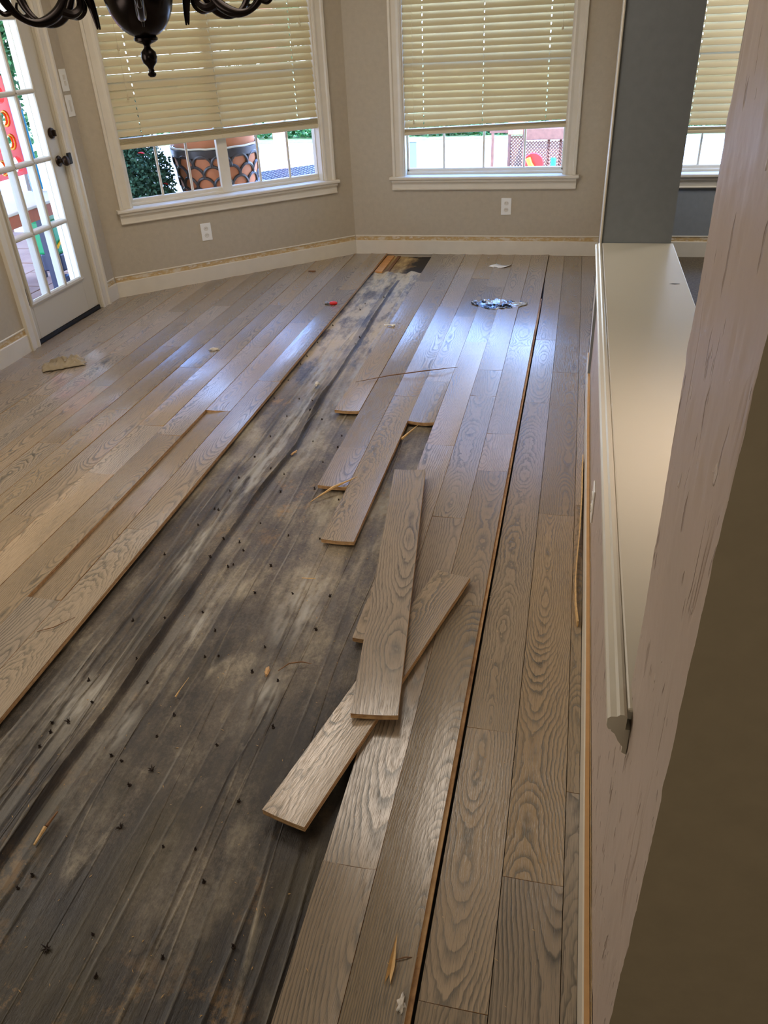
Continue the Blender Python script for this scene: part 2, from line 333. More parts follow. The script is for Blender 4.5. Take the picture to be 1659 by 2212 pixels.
# ------------------------------------------------------------------ room shell
YF = 6.279; XL = -3.155; AX, AY = -1.708, 6.279
BANG = math.atan2(0.669309, 0.742984); CB, SB = math.cos(BANG), math.sin(BANG)
BAYW = (AX - XL) / CB                                  # length of the bay wall
HT = 2.75
def bay(lx, ly, z): return (AX + lx * CB - ly * SB, AY + lx * SB + ly * CB, z)
def bayline(x): return AY + (x - AX) * SB / CB         # y of the bay wall at world x
def wall_box(mb, xs, zs, holes, t0=0.0, t1=0.14):
    """wall from xs[0]..xs[1] with rectangular holes (x0,x1,z0,z1) as boxes, one strip per hole"""
    x = xs[0]
    for h in sorted(holes):
        mb.box(x, h[0], t0, t1, zs[0], zs[1])
        if h[2] > zs[0]: mb.box(h[0], h[1], t0, t1, zs[0], h[2])
        mb.box(h[0], h[1], t0, t1, h[3], zs[1]); x = h[1]
    mb.box(x, xs[1], t0, t1, zs[0], zs[1]); return mb
W2 = (-1.287, -0.089, 0.573, 2.12); W3 = (0.53, 1.76, 0.573, 2.12); W1 = (-1.722, -0.238, 0.573, 2.12)
D1 = (3.995, 4.752, 0.0, 2.08)
farw = empty('wall_far', (0, YF, 0)); struct(farw, 'taupe wall with the right-hand kitchen-side window above torn baseboard')
wall_box(MB(), (-1.708, 0.30), (-0.15, HT), [W2]).build('wall_plaster', M_WALL, farw)
farr = wall_box(MB(), (0.30, 3.6), (-0.15, HT), [W3]).build('wall_far_side_room', M_GREY, loc=(0, YF, 0)); struct(farr)
bayw = empty('wall_bay', (AX, AY, 0), BANG); struct(bayw, 'angled taupe wall holding the wide double window')
wall_box(MB(), (-BAYW, 0), (-0.15, HT), [W1]).build('wall_plaster', M_WALL, bayw)
MB().add([(0, 0, -0.15), (0, 0.14, -0.15), (0.11, 0.09, -0.15), (0, 0, HT), (0, 0.14, HT), (0.11, 0.09, HT)], [(0, 1, 2), (3, 5, 4), (0, 3, 4, 1), (1, 4, 5, 2), (2, 5, 3, 0)]).build('corner_filler', M_WALL, bayw)
leftw = empty('wall_left', (XL, 0, 0), PI / 2); struct(leftw, 'taupe wall with the glazed patio door')
wall_box(MB(), (-3.2, bayline(XL)), (-0.15, HT), [D1]).build('wall_plaster', M_WALL, leftw)
struct(MB().box(-3.3, 3.74, -3.34, -3.2, -0.15, HT).build('wall_back', M_WALL))
struct(MB().box(3.6, 3.74, -3.2, YF, -0.15, HT).build('wall_right', M_GREY))
struct(MB().box(-3.3, 3.74, -3.34, YF + 0.14, HT, HT + 0.1).build('ceiling', M_CEIL))
# full-height dividing wall beyond the half wall, then the half wall, then the rough near pier
XW = 0.145
mb = MB(); vs = [(0.133, 3.67), (0.43, 3.67), (0.47, YF - 0.002), (0.21, YF - 0.002)]
mb.add([(x, y, z) for z in (-0.15, HT) for x, y in vs], [(0, 3, 2, 1), (4, 5, 6, 7), (1, 2, 6, 5), (2, 3, 7, 6)], 0)
mb.add([(x, y, z) for z in (-0.15, HT) for x, y in vs], [(0, 1, 5, 4)], 1); mb.add([(x, y, z) for z in (-0.15, HT) for x, y in vs], [(3, 0, 4, 7)], 2)
# grey end face, side face painted bright for the grazing window light
pier = mb.build('wall_divider', [M_GREY, M_GREY, M_TRIM]); struct(pier, 'narrow dark grey wall end above the far end of the half wall')
MB().box(0.128, 0.136, 3.664, 3.674, 0.72, HT).build('corner_bead', M_TRIM, pier, bevel=0.002)
half = MB().box(XW, 0.41, 0.905, 3.668, -0.15, 0.70).build('wall_half', M_PLAST); struct(half, 'half wall under the cream cap')
def plaster_face():
    """near pier: rough side face (x=0.145) and smooth dark end face (y=0.59)"""
    nz, ny = 420, 40; z0, z1, y0, y1 = -0.15, HT, 0.592, 0.912; vs = []; fs = []
    for j in range(nz + 1):
        for i in range(ny + 1):
            y = lerp(y0, y1, i / ny); z = lerp(z0, z1, j / nz)
            a = noise.noise(Vector((y * 9, z * 3, 1.3))); b = noise.noise(Vector((y * 45, z * 17, 4)))
            d = 0.0022 * a + 0.0035 * max(0, b - 0.25) - 0.004 * max(0, -noise.noise(Vector((y * 60, z * 13, 8))) - 0.38)
            e = 0
            if i in (0, ny): e = 0.0035 * noise.noise(Vector((3.3, i, z * 28))) + 0.002 * noise.noise(Vector((7.3, i, z * 90)))
            vs.append((XW - d, y + e, z))
    n = ny + 1
    for j in range(nz):
        for i in range(ny): fs.append((j * n + i, j * n + i + 1, (j + 1) * n + i + 1, (j + 1) * n + i))
    m = MB(); m.add(vs, fs, 0)
    k = len(m.v)
    # close with end face, back and top
    col0 = [j * n for j in range(nz + 1)]; col1 = [j * n + ny for j in range(nz + 1)]
    back0 = [(0.9, 0.592, vs[i][2]) for i in col0[::20]]; m.v += back0
    for q in range(len(back0) - 1):
        seg = col0[q * 20:(q + 1) * 20 + 1]; m.f.append(tuple(seg + [k + q + 1, k + q])); m.m.append(1)
    k2 = len(m.v); back1 = [(0.9, 0.912, vs[i][2]) for i in col1[::20]]; m.v += back1
    for q in range(len(back1) - 1):
        seg = col1[q * 20:(q + 1) * 20 + 1]; m.f.append(tuple(seg[::-1] + [k2 + q, k2 + q + 1])); m.m.append(1)
        m.f.append((k + q, k + q + 1, k2 + q + 1, k2 + q)); m.m.append(1)
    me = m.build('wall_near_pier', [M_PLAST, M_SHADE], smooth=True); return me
struct(plaster_face(), 'rough plastered pier standing close on the right')

# ------------------------------------------------------------------ windows
def window(name, root_loc, rz, O, glass_cols, mull, label):
    root = empty(name, root_loc, rz); struct(root, label)
    x0, x1, z0, z1 = O
    # casing: three stepped members each side and head
    def casing(xa, sgn):
        m = MB(); p = [(0, 0.0), (0, -0.014), (0.012, -0.018), (0.030, -0.012), (0.062, -0.014), (0.070, -0.024), (0.086, -0.024), (0.088, 0.0)]
        m.sweep([(xa + sgn * a, b) for a, b in p], z0 + 0.012, z1 + 0.088, 'z'); return m.build('casing', M_TRIM, root)
    casing(x0, -1); casing(x1, 1)
    MB().sweep([(0, z1), (-0.014, z1), (-0.018, z1 + 0.012), (-0.012, z1 + 0.03), (-0.024, z1 + 0.07), (-0.024, z1 + 0.088), (0, z1 + 0.088)], x0 - 0.088, x1 + 0.088).build('head_casing', M_TRIM, root)
    MB().sweep([(0.075, 0.561), (-0.045, 0.561), (-0.052, 0.567), (-0.052, 0.579), (-0.045, 0.585), (0.075, 0.585)], x0, x1).build('stool', M_TRIM, root)
    for xa, xb in ((x0 - 0.11, x0 - 0.0), (x1 + 0.0, x1 + 0.11)):
        MB().sweep([(0, 0.561), (-0.045, 0.561), (-0.052, 0.567), (-0.052, 0.579), (-0.045, 0.585), (0, 0.585)], xa, xb).build('stool_horn', M_TRIM, root)
    MB().sweep([(0, 0.561), (-0.036, 0.561), (-0.034, 0.545), (-0.022, 0.535), (-0.016, 0.525), (-0.016, 0.500), (-0.024, 0.492), (-0.020, 0.486), (0, 0.486)], x0 - 0.095, x1 + 0.095).build('apron', M_TRIM, root)
    for a, b in ((x0, x0 + 0.010), (x1 - 0.010, x1)): MB().box(a, b, 0, 0.14, 0.585, z1).build('jamb', M_TRIM, root)
    MB().box(x0, x1, 0, 0.14, z1 - 0.01, z1).build('head_jamb', M_TRIM, root)
    ya, yb = 0.075, 0.105; gz0, gz1 = 0.628, z1 - 0.05
    m = MB().sweep([(ya - 0.01, 0.585), (ya - 0.01, 0.602), (ya, 0.606), (ya, gz0 - 0.006), (ya + 0.006, gz0), (yb, gz0), (yb, 0.585)], x0 + 0.01, x1 - 0.01)
    m.box(x0 + 0.01, x1 - 0.01, ya, yb, gz1, z1 - 0.01)
    xs = glass_cols
    m.box(x0 + 0.01, xs[0][0], ya, yb, 0.585, z1 - 0.01); m.box(xs[-1][-1], x1 - 0.01, ya, yb, 0.585, z1 - 0.01)
    if mull: m.box(mull[0], mull[1], ya - 0.012, yb, 0.590, z1 - 0.01)
    m.build('sash_frame', M_TRIM, root, bevel=0.0025)
    zm = (gz0 + gz1) / 2; MB().box(xs[0][0], xs[-1][-1], ya + 0.002, yb, zm - 0.02, zm + 0.02).build('meeting_rail', M_TRIM, root)
    for grp in xs:
        for i in range(len(grp) - 1):
            a, b = grp[i], grp[i + 1]
            if i: MB().sweep([(a - 0.009, 0.088), (a - 0.006, 0.082), (a + 0.006, 0.082), (a + 0.009, 0.088), (a + 0.006, 0.1), (a - 0.006, 0.1)], gz0, gz1, 'z').build('muntin', M_TRIM, root)
            MB().box(a + 0.001, b - 0.001, 0.0895, 0.0925, gz0, zm - 0.02).build('pane', M_GLASS, root)
            MB().box(a + 0.001, b - 0.001, 0.0895, 0.0925, zm + 0.02, gz1).build('pane', M_GLASS, root)
    return root
window('window_1', (AX, AY, 0), BANG, W1, [[-1.686, -1.467, -1.248, -1.030], [-0.955, -0.717, -0.478, -0.252]], (-1.030, -0.955), 'wide double window with a shrub and clay planter outside')
window('window_2', (0, YF, 0), 0, W2, [[-1.262, -0.992, -0.690, -0.387, -0.112]], None, 'window right of centre with white muntins under the blind')
window('window_3', (0, YF, 0), 0, W3, [[0.555, 0.848, 1.150, 1.452, 1.735]], None, 'window of the side room between divider and pier')

def blind(name, root_loc, rz, x0, x1, ztop, zrail, skew, cords, tassels, label, rail_h=0.034, tilt=62, pitch=0.0445, stack=3):
    root = empty(name, root_loc, rz); tag(root, label, 'blind', 'ivory slatted window blinds')
    L = x1 - x0; yc = 0.032; prof = []; n = 6; wd = 0.050
    for i in range(n + 1):
        t = (i / n - 0.5); prof.append((t * wd, 0.0035 * (1 - 4 * t * t)))
    prof = prof + [(a, b - 0.0028) for a, b in prof[::-1]]
    ca, sa = math.cos(math.radians(tilt)), math.sin(math.radians(tilt))
    # room-side edge down: y grows outward while z rises
    pr = [(a * ca - b * sa, a * sa + b * ca) for a, b in prof]
    def strip(a, b):
        q = []
        for i in range(4):
            t = lerp(a, b, i / 3); q.append((t * wd, 0.0035 * (1 - 4 * t * t)))
        q = q + [(c, d - 0.0028) for c, d in q[::-1]]
        return [(c * ca - d * sa, c * sa + d * ca) for c, d in q]
    m = MB(); xa = -L / 2; xmm = (x0 + x1) / 2
    for cx in sorted(cords):
        h = cx - xmm; m.sweep(pr, xa, h - 0.003); m.sweep(strip(-0.5, -0.17), h - 0.003, h + 0.003); m.sweep(strip(0.17, 0.5), h - 0.003, h + 0.003); xa = h + 0.003
    m.sweep(pr, xa, L / 2); s0 = m.build('slat', M_BLIND, root, smooth=True)
    xm = (x0 + x1) / 2; z = zrail + rail_h + 0.006 * stack + 0.030; zs = []
    for k in range(stack): inst(s0.data, 'slat', root, (xm, yc, zrail + rail_h + 0.004 + 0.0058 * k), (-math.radians(tilt), -math.atan(skew / L), 0))
    while z < ztop - 0.04: zs.append(z); z += pitch
    for i, z in enumerate(zs):
        k = skew * max(0, 1 - i / 4.0); dz = random.uniform(-.0012, .0012); rot = (random.uniform(-.015, .015), -math.atan(k / L), 0)
        if i == 0: s0.location = (xm, yc, z + dz); s0.rotation_euler = rot
        else: inst(s0.data, 'slat', root, (xm, yc, z + dz), rot)
    rl = MB().sweep([(-0.026, 0.004), (-0.026, rail_h - 0.006), (-0.020, rail_h), (0.022, rail_h), (0.027, rail_h - 0.005), (0.027, 0.004), (0.022, 0), (-0.022, 0)], -L / 2, L / 2).build('bottom_rail', M_RAIL, root, loc=(xm, yc, zrail)); rl.rotation_euler = (0, -math.atan(skew / L), 0)
    MB().box(x0, x1, yc - 0.028, yc + 0.03, ztop - 0.05, ztop).build('head_rail', M_RAIL, root, bevel=0.003)
    for cx in cords:
        zb = zrail + (cx - xm) / L * skew
        MB().tube([(cx, yc - 0.020, zb), (cx, yc - 0.021, ztop - 0.05)], 0.0011, 5).build('ladder_cord', M_RAIL, root)
        MB().box(cx - 0.011, cx + 0.011, yc - 0.0275, yc - 0.025, zb + 0.006, zb + rail_h - 0.008).build('cord_button', M_RAIL, root, bevel=0.002)
    for tx, tz in tassels:
        c = MB().tube([(tx, yc - 0.034, tz), (tx, yc - 0.03, ztop - 0.05)], 0.0009, 5).build('pull_cord', M_RAIL, root)
        MB().lathe([(0.0, 0.030), (0.003, 0.030), (0.005, 0.018), (0.0075, 0.004), (0.006, -0.004), (0.0, -0.005)], 10, c=(tx, yc - 0.034, tz)).build('tassel', M_BLIND, c, smooth=True)
    return root
blind('window_blind', (AX, AY, 0), BANG, -1.712, -0.248, 2.11, 0.950, 0.0, (-1.55, -0.985, -0.40), ((-1.60, 1.52), (-1.60, 1.245), (-0.33, 1.60)), 'widest ivory blind, half lowered over the angled double window', 0.032, 62, 0.0455, 6)
blind('window_blind', (0, YF, 0), 0, -1.277, -0.099, 2.11, 0.882, 0.033, (-1.135, -0.70, -0.245), ((-1.205, 0.945), (-0.165, 1.50)), 'ivory blind with a slightly crooked bottom rail over the window right of centre', 0.026, 63)
blind('window_blind', (0, YF, 0), 0, 0.540, 1.750, 2.11, 0.838, 0.0, (0.745, 1.15, 1.55), (), 'ivory blind seen between the dark divider wall and the rough pier', 0.026, 63, 0.0435)

# ------------------------------------------------------------------ door
dr = empty('door_1', (XL, 0, 0), PI / 2); struct(dr, 'white fifteen-pane glazed patio door')
d0, d1 = 4.010, 4.737; g0, g1 = 4.052, 4.612; cols = [4.052, 4.2387, 4.4253, 4.612]; rows = [0.245, 0.612, 0.980, 1.346, 1.712, 1.96]
# local x = world y ; local y = outward
yD0, yD1 = 0.012, 0.056
MB().box(d0, g0, yD0, yD1, 0.028, 2.06).build('stile', M_DOOR, dr, bevel=0.003); MB().box(g1, d1, yD0, yD1, 0.028, 2.06).build('stile', M_DOOR, dr, bevel=0.003)
MB().box(g0, g1, yD0, yD1, 0.028, 0.238).build('bottom_panel', M_DOOR, dr, bevel=0.003); MB().box(g0, g1, yD0, yD1, 1.966, 2.06).build('top_rail', M_DOOR, dr)
def bead(a, b, z0, z1, horizontal):
    m = MB()
    if horizontal: m.sweep([(yD0 + 0.002, a - 0.013), (yD0 - 0.006, a - 0.010), (yD0 - 0.010, a - 0.004), (yD0 - 0.010, a + 0.004), (yD0 - 0.006, a + 0.010), (yD0 + 0.002, a + 0.013), (yD1, a + 0.013), (yD1, a - 0.013)], z0, z1)
    else: m.sweep([(a - 0.013, yD0 + 0.002), (a - 0.010, yD0 - 0.006), (a - 0.004, yD0 - 0.010), (a + 0.004, yD0 - 0.010), (a + 0.010, yD0 - 0.006), (a + 0.013, yD0 + 0.002), (a + 0.013, yD1), (a - 0.013, yD1)], z0, z1, 'z')
    return m.build('muntin', M_DOOR, dr)
for x in cols[1:-1]: bead(x, 0, 0.245, 1.96, False)
for z in rows[1:-1]: bead(z, 0, g0, g1, True)
# moulded frame round the glazing
fr = MB()
for a in (g0, g1): fr.sweep([(a - 0.016, yD0), (a - 0.014, yD0 - 0.009), (a - 0.004, yD0 - 0.012), (a + 0.008, yD0 - 0.008), (a + 0.014, yD0 + 0.004), (a, yD1)], 0.232, 1.975, 'z')
for a in (0.245, 1.96): fr.sweep([(yD0, a - 0.016), (yD0 - 0.009, a - 0.014), (yD0 - 0.012, a - 0.004), (yD0 - 0.008, a + 0.008), (yD0 + 0.004, a + 0.014), (yD1, a)], g0 - 0.012, g1 + 0.012)
fr.build('glazing_frame', M_DOOR, dr)
for i in range(3):
    for j in range(5): MB().box(cols[i] + 0.008, cols[i + 1] - 0.008, 0.030, 0.034, rows[j] + 0.008, rows[j + 1] - 0.008).build('pane', M_GLASS, dr)
MB().box(d0, d1, 0.006, 0.06, 0.002, 0.026).build('bottom_sweep', M_BLACK, dr)
MB().box(3.995, 4.752, 0.0, 0.15, -0.012, 0.004).build('threshold', M_HARD, dr)
kn = MB().lathe([(0.0, 0.0), (0.030, 0.0), (0.032, 0.004), (0.028, 0.010), (0.012, 0.013), (0.011, 0.030), (0.020, 0.036), (0.0285, 0.046), (0.030, 0.056), (0.024, 0.066), (0.010, 0.071), (0, 0.072)], 24, mat=Matrix.Translation((4.682, yD0, 0.953)) @ Matrix.Rotation(PI / 2, 4, 'X')).build('door_knob', M_HARD, dr, smooth=True)
db = MB().lathe([(0.0, 0.0), (0.029, 0.0), (0.031, 0.004), (0.029, 0.014), (0.022, 0.018), (0, 0.019)], 24, mat=Matrix.Translation((4.672, yD0, 1.112)) @ Matrix.Rotation(PI / 2, 4, 'X')).build('deadbolt', M_HARD, dr, smooth=True)
MB().box(4.668, 4.676, -0.026, -0.004, 1.094, 1.130).build('thumb_turn', M_HARD, db, bevel=0.003)
MB().box(4.738, 4.772, -0.030, -0.014, 0.925, 0.990).build('strike_plate', M_BLACK, dr, bevel=0.003)
for hz in (0.30, 1.05, 1.80): MB().tube([(4.003, -0.004, hz - 0.05), (4.003, -0.004, hz + 0.05)], 0.006, 8).build('hinge', M_HARD, dr)
def dcas(xa, sgn):
    p = [(0, 0.0), (0, -0.014), (0.012, -0.018), (0.030, -0.012), (0.062, -0.014), (0.072, -0.024), (0.090, -0.024), (0.092, 0.0)]
    MB().sweep([(xa + sgn * a, b) for a, b in p], 0.0, 2.17, 'z').build('casing', M_TRIM, dr)
dcas(3.995, -1); dcas(4.752, 1)
MB().sweep([(0, 2.08), (-0.014, 2.08), (-0.024, 2.15), (-0.024, 2.17), (0, 2.17)], 3.905, 4.842).build('head_casing', M_TRIM, dr)
for a, b in ((3.995, 4.009), (4.738, 4.752)): MB().box(a, b, 0.0, 0.15, 0.0, 2.08).build('jamb', M_DOOR, dr)
MB().box(4.735, 4.80, 0.150, 0.185, 0.0, 2.15).build('brickmould', M_CREAM, dr); MB().box(3.93, 4.0, 0.150, 0.185, 0.0, 2.15).build('brickmould', M_CREAM, dr)

# ------------------------------------------------------------------ baseboards with torn drywall above
def jag(x0, x1, za, zb, step=0.02, t=0.0022, seed=1.0):
    m = MB(); n = max(2, int((x1 - x0) / step)); vs = []
    for i in range(n + 1):
        x = lerp(x0, x1, i / n)
        zt = zb + 0.006 * noise.noise(Vector((x * 9, seed, 0))) + 0.003 * noise.noise(Vector((x * 47, seed, 5)))
        vs += [(x, -t, za), (x, -t, zt), (x, 0, zt)]
    fs = []
    for i in range(n):
        k = i * 3; fs += [(k, k + 3, k + 4, k + 1), (k + 1, k + 4, k + 5, k + 2)]
    return m.add(vs, fs)
def base(name, loc, rz, x0, x1, h=0.106, seed=1):
    r = empty(name, loc, rz); struct(r)
    MB().sweep([(0, 0.0), (-0.014, 0.0), (-0.014, h - 0.003), (-0.011, h), (0, h)], x0, x1).build('board', M_TRIM, r)
    jag(x0, x1, h - 0.002, h + 0.034, seed=seed).build('torn_drywall_strip', M_TORN, r)
    MB().sweep([(0, h + 0.029), (-0.005, h + 0.031), (-0.006, h + 0.036), (0, h + 0.040)], x0, x1).build('paint_ridge', M_TRIM, r)
    return r
base('baseboard_far', (0, YF, 0), 0, AX + 0.005, 0.207, seed=1.0)
base('baseboard_bay', (AX, AY, 0), BANG, -BAYW + 0.006, -0.003, seed=4.2)
base('baseboard_left', (XL, 0, 0), PI / 2, 4.846, 4.970, seed=7.7)
base('baseboard_left_near', (XL, 0, 0), PI / 2, 0.0, 3.902, seed=9.7)
sr = base('baseboard_side_room', (0, YF, 0), 0, 0.48, 3.58, 0.112, seed=12.0)
# loosened baseboard of the half wall: cut fibreboard top shows
hb = empty('baseboard_half', (0, 0, 0)); struct(hb)
m = MB(); n = 60; vs = []; fs = []; fm = []
for i in range(n + 1):
    y = lerp(0.30, 3.95, i / n); b = 0.0035 * noise.noise(Vector((y * 0.8, 2, 2))) + (0.006 if y > 3.2 else 0) * (y - 3.2)
    xf = 0.1285 + b; zt = 0.100 + 0.0012 * noise.noise(Vector((y * 30, 0, 0)))
    vs += [(xf, y, 0.0), (xf, y, zt), (xf + 0.0035, y, zt + 0.0005), (xf + 0.0135, y, zt), (xf + 0.0135, y, 0.0)]
for i in range(n):
    k = i * 5
    for a in range(4): fs.append((k + a, k + 5 + a, k + 6 + a, k + a + 1)); fm.append(1 if a == 2 else 0)
k = n * 5; fs += [(k, k + 4, k + 3, k + 2, k + 1)]; fm += [1]
m.v = vs; m.f = fs; m.m = fm; m.build('board', [M_TRIM, M_MDF], hb)
# thin pale paper edge left on the plaster
m = MB(); m.sweep([(0, 0), (0.0025, 0), (0.0025, 0.0015), (0, 0.0015)], 0, 1); 
m = MB(); vs = []
for i in range(141):
    y = lerp(0.60, 3.6, i / 140); z = 0.118 + 0.004 * noise.noise(Vector((y * 12, 0, 3))) + 0.002 * noise.noise(Vector((y * 70, 0, 3))); vs += [(XW - 0.0012, y, 0.09), (XW - 0.0012, y, z)]
m.add(vs, [(2 * i, 2 * i + 2, 2 * i + 3, 2 * i + 1) for i in range(140)]).build('torn_paper_edge', M_TORN, hb)

# half-wall cap
cap = empty('trim_1', (0, 0, 0)); struct(cap, 'cream painted cap running along the half wall')
MB().box(0.138, 0.440, 0.86, 3.668, 0.700, 0.722).build('cap_board', M_CAP, cap, bevel=0.004)
MB().sweep([(0.1085, 0.702), (0.110, 0.696), (0.138, 0.696), (0.138, 0.7235), (0.114, 0.7165), (0.110, 0.713)], 0, 1)
def alongy(mb, prof, y0, y1, mi=0):
    n = len(prof); vs = [(a, y, b) for y in (y0, y1) for a, b in prof]
    return mb.add(vs, [(i, (i + 1) % n, n + (i + 1) % n, n + i) for i in range(n)] + [tuple(range(n - 1, -1, -1)), tuple(range(n, 2 * n))], mi)
alongy(MB(), [(0.110, 0.700), (0.113, 0.692), (0.1375, 0.690), (0.1375, 0.7205), (0.133, 0.7245), (0.127, 0.7245), (0.123, 0.7200), (0.114, 0.7185), (0.110, 0.714)], 0.845, 3.662).build('nosing', M_CAP, cap, smooth=False)
alongy(MB(), [(0.145, 0.690), (0.118, 0.690), (0.118, 0.683), (0.124, 0.678), (0.130, 0.664), (0.138, 0.652), (0.138, 0.640), (0.145, 0.636)], 0.850, 3.662).build('cove_moulding', M_CAP, cap)
MB().add([(0.372, 3.050, 0.7224), (0.392, 3.044, 0.7226), (0.412, 3.049, 0.7224), (0.410, 3.054, 0.7224), (0.385, 3.056, 0.7226)], [(0, 1, 2, 3, 4)]).build('gouge_mark', M_BLACK, cap)

# ------------------------------------------------------------------ wall plates
def outlet(loc, rz, label):
    r = empty('wall_outlet', loc, rz); tag(r, label, 'outlet', 'wall plates')
    MB().box(-0.039, 0.039, -0.006, 0.0, -0.061, 0.061).build('cover_plate', M_PLATE, r, bevel=0.003)
    for z in (-0.0235, 0.0235):
        s = MB().lathe([(0.0, 0.0028), (0.016, 0.0028), (0.0172, 0.001), (0.0172, 0)], 20, mat=Matrix.Translation((0, -0.006, z)) @ Matrix.Rotation(PI / 2, 4, 'X') @ Matrix.Scale(0.86, 4, (0, 1, 0))).build('socket', M_PLATE2, r)
        MB().box(-0.0075, -0.0055, -0.0093, -0.0087, z - 0.001, z + 0.008).box(0.0055, 0.0075, -0.0093, -0.0087, z - 0.001, z + 0.007).build('slot', M_BLACK, s)
    return r
outlet(bay(-1.225, 0, 0.352), BANG, 'white outlet under the angled double window')
outlet((-0.500, YF, 0.362), 0, 'white outlet under the window right of centre')
o = outlet((XW, 2.27, 0.22), -PI / 2, 'white outlet low on the half wall, seen edge on')
for z, rz, lab, n in ((1.380, 0, 'upper white switch plate beside the glazed door', 2), (1.238, 0, 'lower white dimmer plate beside the glazed door', 1)):
    r = empty('switch_plate', (XL, 4.925, z), PI / 2); tag(r, lab, 'switch', 'wall plates')
    MB().box(-0.037, 0.037, -0.006, 0.0, -0.061, 0.061).build('cover_plate', M_PLATE, r, bevel=0.003)
    if n == 2:
        for k in (-0.016, 0.016):
            MB().box(-0.010, 0.010, -0.010, -0.006, k - 0.013, k + 0.013).build('rocker', M_PLATE2, r, bevel=0.002)
    else: MB().box(-0.009, 0.009, -0.009, -0.006, -0.032, 0.032).build('slider', M_PLATE2, r, bevel=0.002)

# ------------------------------------------------------------------ floor
floor = MB().box(-3.3, 0.148, -3.2, YF + 0.02, -0.16, -0.024).build('floor', M_SUB); struct(floor, 'subfloor below the planks and felt')
struct(MB().box(0.148, 3.6, -3.2, YF + 0.02, -0.16, -0.001).build('floor_side_room', M_CARPET), 'brown floor of the side room')
def plank_mesh(w0, w1, ya, yb, th=0.0155, cup=0.0016, tilt=0.0, yend=None, sag=0.0, skew=0.0, crown=False):
    """plank from local y ya..yb; w0(y), w1(y) give its two edges; cup lifts the edges"""
    m = MB(); NU = 6; NY = 7 if abs(sag) > 0 or yb - ya > 0.9 else 3
    top = []; 
    for j in range(NY + 1):
        for i in range(NU + 1):
            u = i / NU; t = j / NY
            y = lerp(ya, yb, t)
            a, b = w0(y), w1(y); x = lerp(a, b, u)
            if yend is not None and t > 0: y = min(y, lerp(ya, yend(x), t))
            c = 2 * u - 1
            z = cup * c * c + tilt * c * 0.5 + sag * math.sin(PI * t)
            top.append((x, y, z))
    n = NU + 1; k = len(top); bot = [(x, y, z - th) for x, y, z in top]
    m.v = top + bot
    for j in range(NY):
        for i in range(NU): m.f.append((j * n + i, j * n + i + 1, (j + 1) * n + i + 1, (j + 1) * n + i)); m.m.append(0)
        for s in (0, NU):
            a, b = j * n + s, (j + 1) * n + s; m.f.append((a, b, b + k, a + k)); m.m.append(1)
    for j in (0, NY):
        for i in range(NU): a = j * n + i; m.f.append((a, a + 1, a + 1 + k, a + k)); m.m.append(1)
    m.f.append((k, k + NU, k + NY * n + NU, k + NY * n)); m.m.append(1)
    return m
GAP = 0.0009
def lay(w0, w1, ya, yb, z=0.0, **kw):
    cx = (w0((ya + yb) / 2) + w1((ya + yb) / 2)) / 2; cy = (ya + yb) / 2
    ye = kw.pop('yend', None)
    yfun = (lambda x: ye(x + cx) - cy) if ye else None
    m = plank_mesh(lambda y: w0(y + cy) + GAP - cx, lambda y: w1(y + cy) - GAP - cx, ya - cy + 0.0006, yb - cy - 0.0006, yend=yfun, **kw)
    return m.build('plank', [M_OAK, M_PLY], floor, loc=(cx, cy, z))
YEND = YF - 0.003
def row(w0, w1, joints, y0=0.35, yend=YEND, zf=None, **kw):
    ys = [y0] + sorted(joints) + [yend if not callable(yend) else 9]
    for a, b in zip(ys[:-1], ys[1:]):
        k = dict(kw); k['cup'] = kw.get('cup', 0.0014) * random.uniform(0.5, 1.4); k['tilt'] = kw.get('tilt', 0) + random.uniform(-0.0018, 0.0018)
        z = (zf((a + b) / 2) if zf else 0) + random.uniform(-0.0004, 0.0004)
        if b == 9:
            xm = (w0(5) + w1(5)) / 2; ym = yend(xm); k['yend'] = yend; b = ym + 0.08
        lay(w0, w1, a, b, z, **k)
# left field: fourteen rows, trimmed along the angled wall
J = {0: [2.18, 5.27, 3.62], 1: [1.735, 3.235, 4.55], 2: [2.95, 4.11, 1.30], 3: [2.56, 3.035, 3.90, 4.9], 4: [2.20, 3.76, 4.62], 5: [1.7, 3.183, 4.35, 5.0],
     6: [2.795, 4.07, 4.85], 7: [2.1, 3.45, 4.5], 8: [2.6, 3.9, 4.7], 9: [2.3, 3.3, 4.4], 10: [2.9, 4.1], 11: [2.2, 3.47, 4.55], 12: [2.7, 3.8, 4.5]}
for k in range(13):
    b1 = -1.447 - 0.1314 * k; b0 = b1 - 0.1314
    if k == 12: b0 = XL + 0.002
    ye = (lambda x: min(YEND, bayline(x) - 0.003)) if b0 < AX + 0.01 else YEND
    if k == 0: row(lambda y: b0, lambda y: b1, J[0], cup=0.0052, tilt=0.0035, zf=lambda y: 0.001); continue
    for_row = dict(w0=(lambda y, b=b0: b), w1=(lambda y, b=b1: b), joints=J[k], yend=ye)
    if k == 1:
        row(lambda y: b0, lambda y: b1, [1.0], y0=0.35, yend=1.735)
        lay(lambda y: b0, lambda y: b1, 1.735, 3.235, -0.0055, cup=0.001, tilt=0.0165, sag=-0.0005)
        row(lambda y: b0, lambda y: b1, [4.55], y0=3.235, yend=YEND); continue
    row(**for_row, cup=0.003 if k < 9 else 0.0018)
